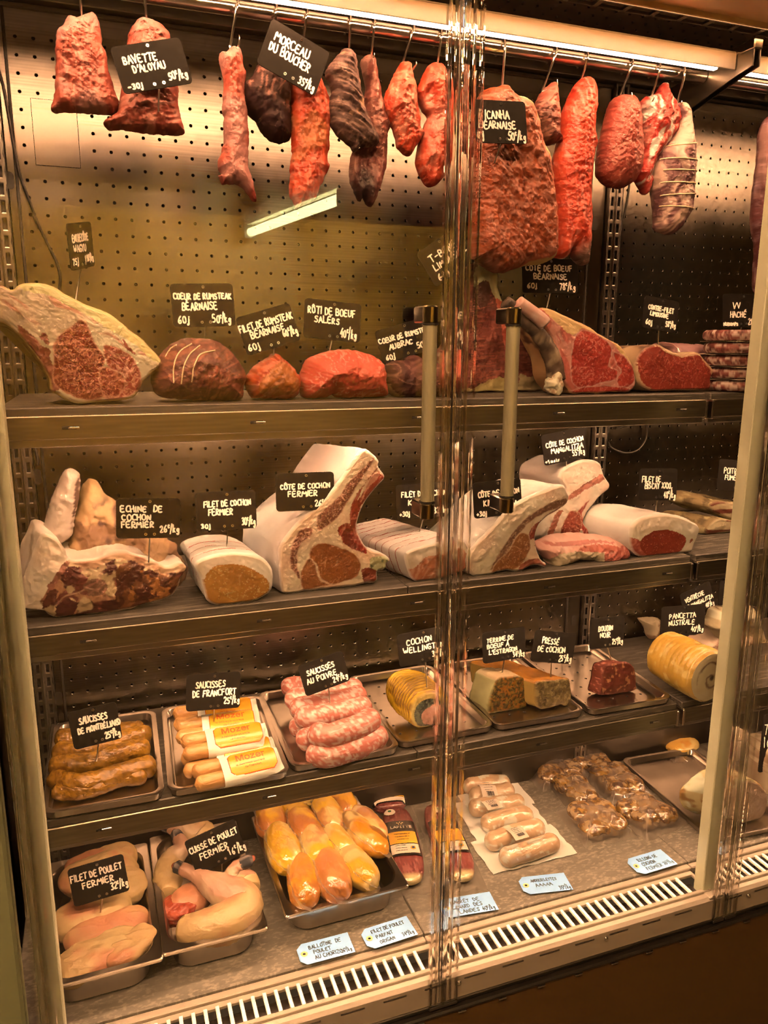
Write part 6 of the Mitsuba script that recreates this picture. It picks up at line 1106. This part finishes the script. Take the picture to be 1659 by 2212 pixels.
for i, (fx, fy, h, ln, wd_, tk, rot, tl_, cols, lab) in enumerate((
    (.14, .84, .092, .056, .034, .030, 86, 24, (BRN, GOLD, BRN), 'at the back of the left column'), (.15, .53, .090, .070, .034, .032, 88, 30, (GOLD, PALE, BRN), 'in the middle of the left column'), (.22, .22, .082, .068, .033, .030, 80, 34, (ph(206, 106, 40), GOLD, BRN), 'at the front of the left column'),
    (.38, .88, .086, .052, .034, .030, 90, 24, (BRN, GOLD, ph(170, 90, 50)), 'at the back of the second column'), (.38, .68, .096, .056, .034, .030, 90, 26, (BRN, GOLD, BRN), 'second from the back of the second column'), (.41, .46, .094, .058, .034, .030, 86, 30, (GOLD, PALE, BRN), 'bright yellow, mid second column'), (.44, .20, .086, .068, .036, .032, 84, 34, (BRN, ph(206, 120, 60), BRN), 'at the front of the second column'),
    (.58, .98, .112, .074, .034, .026, 4, 10, (PALE, GOLD, ph(230, 160, 80)), 'lying crosswise at the back'), (.62, .72, .098, .060, .034, .028, 88, 28, (GOLD, PALE, BRN), 'at the back of the third column'), (.61, .46, .092, .058, .028, .026, 100, 36, (ph(230, 168, 90), PALE, GOLD), 'with pale film in the third column'), (.66, .24, .084, .070, .029, .028, 102, 36, (PALE, GOLD, ph(200, 140, 70)), 'at the front of the third column'),
    (.80, .86, .096, .052, .026, .026, 96, 26, (GOLD, ph(236, 140, 50), BRN), 'at the back right corner'), (.84, .48, .092, .074, .036, .028, 104, 34, (ph(216, 116, 34), PALE, ph(130, 58, 20)), 'browned, at the front right'), (.93, .60, .088, .060, .026, .026, 104, 30, (PALE, ph(226, 160, 110), BRN), 'pale, along the right edge'))):
    m = lump(P3(fx, fy, h - .012), ex3, ey3, ln, wd_, tk, rot, tl_, 60 + i, .006, 30, 2.5); kk = thing('chicken_ballotine', f'packed golden chicken roll {lab} of the wide pan', 'packed chicken roll', 'vacuum-packed chicken rolls')
    part(kk, 'roll', m, 'vacuum', True, color=colored(m, dewrap(i, *cols)))
    a = math.radians(rot); X = ex3 * math.cos(a) + ey3 * math.sin(a); Yv = -ex3 * math.sin(a) + ey3 * math.cos(a); t = math.radians(tl_); Yv = Yv * math.cos(t) + np.array([0, 0, math.sin(t)])
    th = np.linspace(0, 2 * PI, 90, endpoint=False); lp = []
    for f_ in (.96, 1.05, 1.13): q = P3(fx, fy, h - .012) + X * (np.sign(np.cos(th)) * np.abs(np.cos(th)) ** .8 * (ln * f_))[:, None] + Yv * (np.sign(np.sin(th)) * np.abs(np.sin(th)) ** .8 * (wd_ * f_))[:, None]; q = q + ((fbm(q * 60 + i, 2) - .5) * .010 * (f_ - .9) * 6)[:, None] * np.cross(X, Yv); lp.append(q)
    fm = loft(lp, False, False); part(kk, 'film_edge', fm, 'wrap_film', True, label='crimped clear film edge')

# flat things on the deck
def flat_local(z, cs, lift, Z=ZD):
    c = np.array([onZ(*q, Z + lift / u) for q in zp(z, cs)]); M, w, h = frame_of(c[0], c[1], c[1] + (c[3] - c[0] + c[2] - c[1]) / 2 - (c[1] - c[0])); M[:3, 3] = c.mean(0); return M, (w + np.linalg.norm(c[2] - c[3])) / 2, h
def card(z, cs, lines, lab, seed, cut=True):
    M, w, h = flat_local(z, cs, .004); t = math.radians(3); k = thing('paper_label', lab, 'label', 'blue card labels on the deck')
    cc = h * .22; pl = Polygon([(-w / 2 + cc, -h / 2), (w / 2, -h / 2), (w / 2, h / 2), (-w / 2 + cc, h / 2), (-w / 2, h / 2 - cc), (-w / 2, -h / 2 + cc)]).difference(Point(-w / 2 + .011, 0).buffer(.0028))
    part(k, 'card', trimesh.creation.extrude_polygon(pl, .0006, engine='earcut').apply_transform(M), 'blue_card', False)
    a = trimesh.creation.annulus(.0028, .0062, .0005, sections=24); a.apply_translation([-w / 2 + .011, 0, .0009]); part(k, 'reinforcement', a.apply_transform(M), 'eyelet', False, label='cream ring')
    part(k, 'lettering', text_mesh2(lines, w, h, .0013, .0003, seed).apply_transform(M @ trimesh.transformations.translation_matrix([0, 0, .0006])), 'ink', False, label='black handwriting')
card(14, [(380, 1060), (690, 980), (742, 1092), (420, 1185)], ['BALLOTINE  DE@.22,.34,.2,.60', 'POULET@.28,.60,.18,.32', 'AU CHORIZO@.28,.86,.2,.50', '26€/kg@.76,.88,.2,.2'], 'blue card label reading BALLOTINE DE POULET AU CHORIZO', 301)
card(14, [(768, 968), (1047, 880), (1113, 995), (815, 1087)], ['FILET DE POULET@.2,.32,.18,.68', 'PARFAIT@.24,.60,.18,.34', 'ORIGAN@.26,.88,.18,.3', '34€/kg@.72,.88,.2,.24'], 'blue card label reading FILET DE POULET PARFAIT ORIGAN', 302)
card(15, [(-30, 912), (240, 868), (270, 962), (-5, 1008)], ['MAGRET  DE@.2,.36,.2,.54', 'CANARD  DES@.2,.63,.2,.56', 'LANDES@.3,.90,.2,.36', '40€/kg@.72,.92,.22,.24'], 'blue card label reading MAGRET DE CANARD DES LANDES', 303)
card(15, [(372, 798), (612, 772), (662, 862), (410, 882)], ['ANDOUILLETTES@.24,.36,.18,.54', 'AAAAA@.30,.64,.19,.34', '35€/kg@.74,.92,.24,.24'], 'blue card label reading ANDOUILLETTES AAAAA', 304)
card(15, [(925, 705), (1105, 652), (1195, 725), (1003, 790)], ['RILLONS DE@.26,.34,.2,.5', 'COCHON@.26,.60,.2,.34', 'FERMIER@.26,.88,.2,.4', '26€/kg@.72,.86,.22,.25'], 'blue card label reading RILLONS DE COCHON FERMIER', 305)

def film_sheet(M, w, h, seed, amp=.006, n=26, hole=None, dome=0.0):
    g = np.stack(np.meshgrid(np.linspace(-1, 1, n), np.linspace(-1, 1, n)), -1).reshape(-1, 2); e = np.abs(g).max(1); q = g * [w / 2, h / 2] * (1 + .05 * (nz(np.column_stack([g * 4 + 9, 0 * e + seed]), seed) - .5))[:, None]
    zz = (fbm(np.column_stack([q * 45 + 5, 0 * e + seed]), 3, seed) - .5) * 2 * amp + dome * np.clip(1 - e ** 2.5, 0, 1) + .002
    i = np.arange(n * n).reshape(n, n); F = np.vstack([np.stack([i[:-1, :-1], i[:-1, 1:], i[1:, 1:]], -1).reshape(-1, 3), np.stack([i[:-1, :-1], i[1:, 1:], i[1:, :-1]], -1).reshape(-1, 3)])
    m = trimesh.Trimesh(np.column_stack([q, np.maximum(zz, .001)]), F, process=False); return m.apply_transform(M)
# duck breasts
for i, (cs, lab) in enumerate((
    ([(785, 150), (965, 130), (1090, 262), (865, 300)], 'vacuum-packed duck breast at the back, beside the wide pan'),
    ([(840, 275), (1030, 262), (1205, 720), (1030, 748)], 'vacuum-packed duck breast with black and yellow label, between wide pan and seal'),
    ([(1085, 268), (1255, 250), (1520, 690), (1345, 735)], 'vacuum-packed duck breast with black and yellow label, behind the clear seal'))):
    M, w, h = flat_local(14, cs, .0); R = M[:3, :3]; kk = thing('duck_breast_pack', lab, 'packed duck breast', 'vacuum-packed duck breasts')
    c0 = M[:3, 3] + R[:, 2] * .016
    m = blob(c0, np.stack([R[:, 0] * w * .54, R[:, 1] * h * .48, R[:, 2] * .016], 1), .004, 80 + i, .004, 34, power=3.0); floor_clamp(m, ZD); xl = (m.vertices - M[:3, 3]) @ R
    col = mixc(lean_c(ph(150, 62, 46), ph(104, 38, 30), ph(196, 110, 84), seed=81 + i, ang=1.4)(xl), fat_c(ph(232, 176, 110), ph(206, 140, 76), 4)(xl), np.maximum(ss(.006, .001, xl[:, 2]), ss(.40, .45, -xl[:, 1] / h) if i else 0 * xl[:, 0]))
    part(kk, 'duck_breast', m, 'vacuum', True, color=np.clip(col, .003, .9)); part(kk, 'film', film_sheet(M, w * 1.3, h * 1.08, i, .002), 'wrap_film', True, label='clear vacuum film')
    # label wraps over the middle: black band, yellow panel, white panel
    ys = (-.02, .24, .0) if i else (-.30, .18, 0)
    def band(y0, y1, x0, x1, off):
        n = 14; L = []
        gx, gy = np.meshgrid(np.linspace(x0, x1, n), np.linspace(y0, y1, 10)); zz = .016 + .016 * np.power(np.clip(1 - np.abs(gx / .54) ** 3 - np.abs(gy / .48) ** 3, 0, 1), 1 / 3) + off + .003
        q = np.stack([gx.ravel() * w, gy.ravel() * h, zz.ravel()], 1); ii = np.arange(n * 10).reshape(10, n); F = np.vstack([np.stack([ii[:-1, :-1], ii[:-1, 1:], ii[1:, 1:]], -1).reshape(-1, 3), np.stack([ii[:-1, :-1], ii[1:, 1:], ii[1:, :-1]], -1).reshape(-1, 3)]); return trimesh.Trimesh(q @ R.T + M[:3, 3], F, process=False)
    yt, yb = (.20, -.24) if i else (.10, -.40)
    lb = part(kk, 'label', band(yb, yt, -.49, .49, 0), 'label_black', True); part(lb, 'label_panel', band(yb + .14, yt - .15, -.44, .44, .0008), 'label_yellow', True); part(lb, 'label_panel', band(yb + .02, yb + .13, -.44, .44, .0008), 'label_white', True)
    if i:
        def onband(m2):
            v = m2.vertices.copy(); gx, gy = v[:, 0] / w, v[:, 1] / h; v[:, 2] += .020 + .016 * np.power(np.clip(1 - np.abs(gx / .54) ** 3 - np.abs(gy / .48) ** 3, 0, 1), 1 / 3); m2.vertices = v @ R.T + M[:3, 3]; return m2
        tx = meshkit.text_mesh('LAFITTE', .0085, .0003, True); tx.apply_translation([-tx.extents[0] / 2, (yt - .105) * h, 0]); part(lb, 'lettering', onband(tx), 'label_white', False)
        em = cat([trimesh.creation.cylinder(.0018, .0004, sections=10).apply_translation([x, (yt - .035) * h + y, 0]) for x, y in ((-.006, 0), (0, .002), (.006, 0), (-.003, -.004), (.003, -.004))]); part(lb, 'emblem', onband(em), 'eyelet', False)
        ln_ = cat([trimesh.creation.box([w * .5 * (1 - .12 * (j % 3)), .0009, .0003]).apply_translation([-.01 * w, (yb + .36 - j * .035) * h - .1 * h * 0, .0008]) for j in range(6)] + [trimesh.creation.box([w * .36, .0009, .0003]).apply_translation([-.12 * w, (yb + .11 - j * .03) * h, .0008]) for j in range(3)])
        ln_ = cat([x.subdivide_to_size(.01) for x in ln_.split()]); part(lb, 'print', onband(ln_), 'label_black', False)
        bd = trimesh.creation.cylinder(.0058, .0004, sections=24).apply_translation([.25 * w, (yb + .075) * h, .0008]); part(lb, 'badge', onband(bd), 'label_yellow', False); bd = trimesh.creation.cylinder(.0032, .0004, sections=20).apply_translation([.25 * w, (yb + .075) * h, .0014]); part(lb, 'badge_centre', onband(bd), 'label_blue', False)
        st = trimesh.creation.cylinder(.013, .0004, sections=30).apply_translation([(-.24 if i == 1 else .02) * w, .33 * h, .001]); sk = part(kk, 'sticker', onband(st), 'label_white', False); st = trimesh.creation.cylinder(.0042, .0004, sections=8).apply_translation([(-.24 if i == 1 else .02) * w, .34 * h, .0018]); part(sk, 'leaf_print', onband(st), 'label_green', False)
# andouillettes: pairs on white paper under film
AND = lambda sd: (lambda q, **k: mixc(mixc(ph(226, 160, 106), ph(206, 134, 84), N(q, 26, sd)), ph(240, 190, 140), ss(.55, .66, N(q, 60, sd + 2))))
for i, (cs, s1, s2, st, lab) in enumerate((
    ([(60, 330), (345, 283), (470, 420), (110, 480)], [(90, 330), (200, 312), (340, 318)], [(125, 385), (230, 372), (355, 345)], [(170, 292), (243, 290), (285, 380), (208, 398)], 'farthest of the three paper-backed andouillette pairs'),
    ([(40, 420), (400, 360), (560, 560), (170, 615)], [(125, 445), (260, 425), (410, 408)], [(195, 530), (320, 490), (455, 475)], [(198, 400), (282, 382), (285, 435), (212, 447)], 'middle of the three paper-backed andouillette pairs'),
    ([(130, 620), (520, 530), (697, 660), (262, 795)], [(215, 625), (350, 575), (510, 535)], [(285, 700), (430, 660), (580, 605)], [(318, 540), (398, 518), (418, 585), (360, 600)], 'nearest of the three paper-backed andouillette pairs'))):
    M, w, h = flat_local(15, cs, .0); kk = thing('andouillette_pack', lab, 'packed sausages', 'paper-backed andouillette pairs')
    s_ = film_sheet(M, w, h, 5 + i, .0025, 24); part(kk, 'backing_paper', s_, 'paper', True, color=np.tile(ph(238, 190, 148, .62), (len(s_.vertices), 1)), label='white backing paper')
    for j, sp_ in enumerate((s1, s2)):
        pts = np.array([onZ(*q, ZD + .022 / u) for q in zp(15, sp_)]); m = sausage(pts, .0215, .003, 30, i * 2 + j, .0022, 45); part(kk, 'sausage', m, 'vacuum', True, color=colored(m, AND(i * 2 + j)))
    M2, w2, h2 = flat_local(15, st, .046); m = trimesh.creation.box([w2, h2, .0005]).subdivide_to_size(.008); v = m.vertices; v[:, 2] -= 9.0 * v[:, 1] ** 2; m.vertices = v
    sk = part(kk, 'sticker', m.apply_transform(M2), 'label_white', False, label='white printed sticker'); bars = cat([trimesh.creation.box([.0006 + .0004 * ((j * 7) % 3), h2 * .22, .0003]).apply_translation([-w2 * .18 + j * .0019, -h2 * .26, .0002]) for j in range(9)] + [trimesh.creation.box([w2 * .55, .0008, .0003]).apply_translation([0, h2 * (.3 - .12 * j), .0004]) for j in range(4)]); part(sk, 'print', bars.apply_transform(M2), 'ink', False)
# rillons: knobbly browned pieces in clear bags
RIL = lambda sd: blotch_c([ph(146, 84, 38, .32), ph(80, 42, 20, .32), ph(184, 112, 48, .32), ph(106, 66, 44, .32), ph(190, 130, 80, .32)], 75, sd, .08)
for i, (cs, lab) in enumerate((
    ([(400, 235), (600, 190), (720, 290), (520, 340)], 'clear vacuum bag of browned pork rillons at the left of the bags'), ([(580, 150), (760, 150), (870, 250), (690, 290)], 'clear vacuum bag of browned pork rillons at the back of the bags'),
    ([(570, 330), (700, 310), (810, 430), (660, 470)], 'clear vacuum bag of browned pork rillons left of the middle'), ([(770, 270), (960, 240), (990, 400), (820, 430)], 'clear vacuum bag of browned pork rillons right of the middle'),
    ([(650, 470), (830, 440), (930, 580), (700, 640)], 'clear vacuum bag of browned pork rillons at the front left of the bags'), ([(890, 450), (1050, 390), (1190, 540), (1000, 600)], 'clear vacuum bag of browned pork rillons at the front right of the bags'))):
    M, w, h = flat_local(15, cs, .0); R = M[:3, :3]; kk = thing('rillons_bag', lab, 'packed meat', 'vacuum bags of pork rillons'); rg = np.random.default_rng(400 + i)
    for j in range(4):
        o = M[:3, 3] + R[:, 0] * w * (-.21 + .42 * (j % 2) + rg.normal(0, .03)) + R[:, 1] * h * (-.22 + .44 * (j // 2) + rg.normal(0, .03)) + R[:, 2] * .018
        m = blob(o, np.stack([R[:, 0] * w * .30, R[:, 1] * h * .30, R[:, 2] * .022], 1), .004, 90 + i * 5 + j, .009, 38, power=2.6); floor_clamp(m, ZD); part(kk, 'rillon', m, 'vacuum', True, color=colored(m, RIL(i * 4 + j)))
    f_ = film_sheet(M, w * 1.28, h * 1.24, 30 + i, .009, 30, dome=.042); part(kk, 'bag', f_, 'wrap_film', True, label='crinkled clear bag')
# orange fillet pack, tray and roast, tub at the right
M, w, h = flat_local(15, [(1050, 95), (1210, 62), (1350, 160), (1180, 200)], 0.); R = M[:3, :3]; kk = thing('marinated_fillet_pack', 'vacuum-packed orange marinated fillet behind the large tray at the right', 'packed chicken')
m = blob(M[:3, 3] + R[:, 2] * .014, np.stack([R[:, 0] * w * .48, R[:, 1] * h * .42, R[:, 2] * .017], 1), .004, 97, .005, 30, power=2.3); floor_clamp(m, ZD); part(kk, 'fillet', m, 'vacuum', True, color=colored(m, dewrap(9, ph(238, 150, 62), ph(240, 170, 90), ph(226, 120, 40)))); part(kk, 'bag', film_sheet(M, w * 1.25, h * 1.35, 44, .006, 26), 'wrap_film', True)
tray(15, (1370, 605), (1790, 520), .36, ZD, 'large steel tray with a browned roast, crossed by the right post', grp='steel trays on the deck')
Yq = cy(15, (1480, 520), ZD)
c = Cut(15, '1500,330 1560,300 1625,325 1660,380 1655,440 1620,500 1570,520 1490,500 1440,470 1430,400', Yq - .5, (-.085, .06, .006), floor=ZD + .2, seed=120, h=.0025, relief=.002, end=.8, scale=lambda t: 1 + .25 * math.sin(t * PI * .8))
k = thing('sliced_roast', 'pale cooked roast with a browned crust, cut by the right post', 'meat')
put(k, c.mesh, 'meat', True, color=c.color(fat_c(ph(216, 160, 118), ph(196, 132, 92), 20), blotch_c([ph(214, 160, 98), ph(170, 104, 52), ph(226, 184, 130)], 30, 4)))
e = onZ(*zp(15, [(1410, 175)])[0], ZD); k = thing('plastic_tub', 'white plastic tub half hidden behind the right post', 'tub')
put(k, loft([np.column_stack([np.cos(t_ := np.linspace(0, 2 * PI, 40, endpoint=False)) * r + e[0] + .03, np.sin(t_) * r + e[1], np.full(40, (ZD + ZF) * u + zz)]) for r, zz in ((.035, .0005), (.043, .058), (.047, .060), (.047, .066), (.044, .066), (.040, .055), (.033, .006))]), 'tub_plastic', 40)
p = Piece(0, '1645,1605 1700,1600 1760,1610 1765,1680 1640,1690', -8, .12, .02, relief=.003, seed=121, h=.004); k = thing('terrine_slab', 'crumbly pale block at the right photo edge under a slate tag', 'terrine'); floor_clamp(p.mesh, ZD); v = p.mesh.vertices
lo = v[:, 2] < p.O[2] - .005; v[lo, 2] = (ZD + ZF) * u + .0006; p.mesh.vertices = v; put_piece(k, p, 'meat_dry', blotch_c([ph(214, 160, 110), ph(170, 116, 76)], 60, 4))
tag(13, [(325, 465), (675, 363), (705, 605), (345, 707)], -8.6, ['FILET DE POULET@.02,.36,.19,.92', 'FERMIER@.2,.6,.18,.56', '32€/kg@.68,.84,.22,.32'], (530, 705), 'reading FILET DE POULET FERMIER in the left pan')
tag(13, [(1060, 290), (1385, 140), (1458, 360), (1140, 500)], -7.6, ['CUISSE DE POULET@.03,.38,.19,.94', 'FERMIER@.16,.66,.2,.56', '16€/kg@.68,.88,.24,.34'], (1300, 512), 'reading CUISSE DE POULET FERMIER in the second pan')
tag(0, [(1640, 1545), (1735, 1530), (1742, 1650), (1646, 1665)], -8.6, ['TTRÉ@.03,.34,.2,.5', 'ION@.06,.58,.19,.36'], (1690, 1690), 'half cut off at the right photo edge')
scene['wrap_film'] = {'type': 'blendbsdf', 'weight': .06, 'a': {'type': 'thindielectric', 'int_ior': 1.5, 'specular_transmittance': rgb(.97, .96, .95)}, 'b': tw({'type': 'principled', 'base_color': rgb(.5, .47, .44), 'roughness': .3, 'specular': .8})}
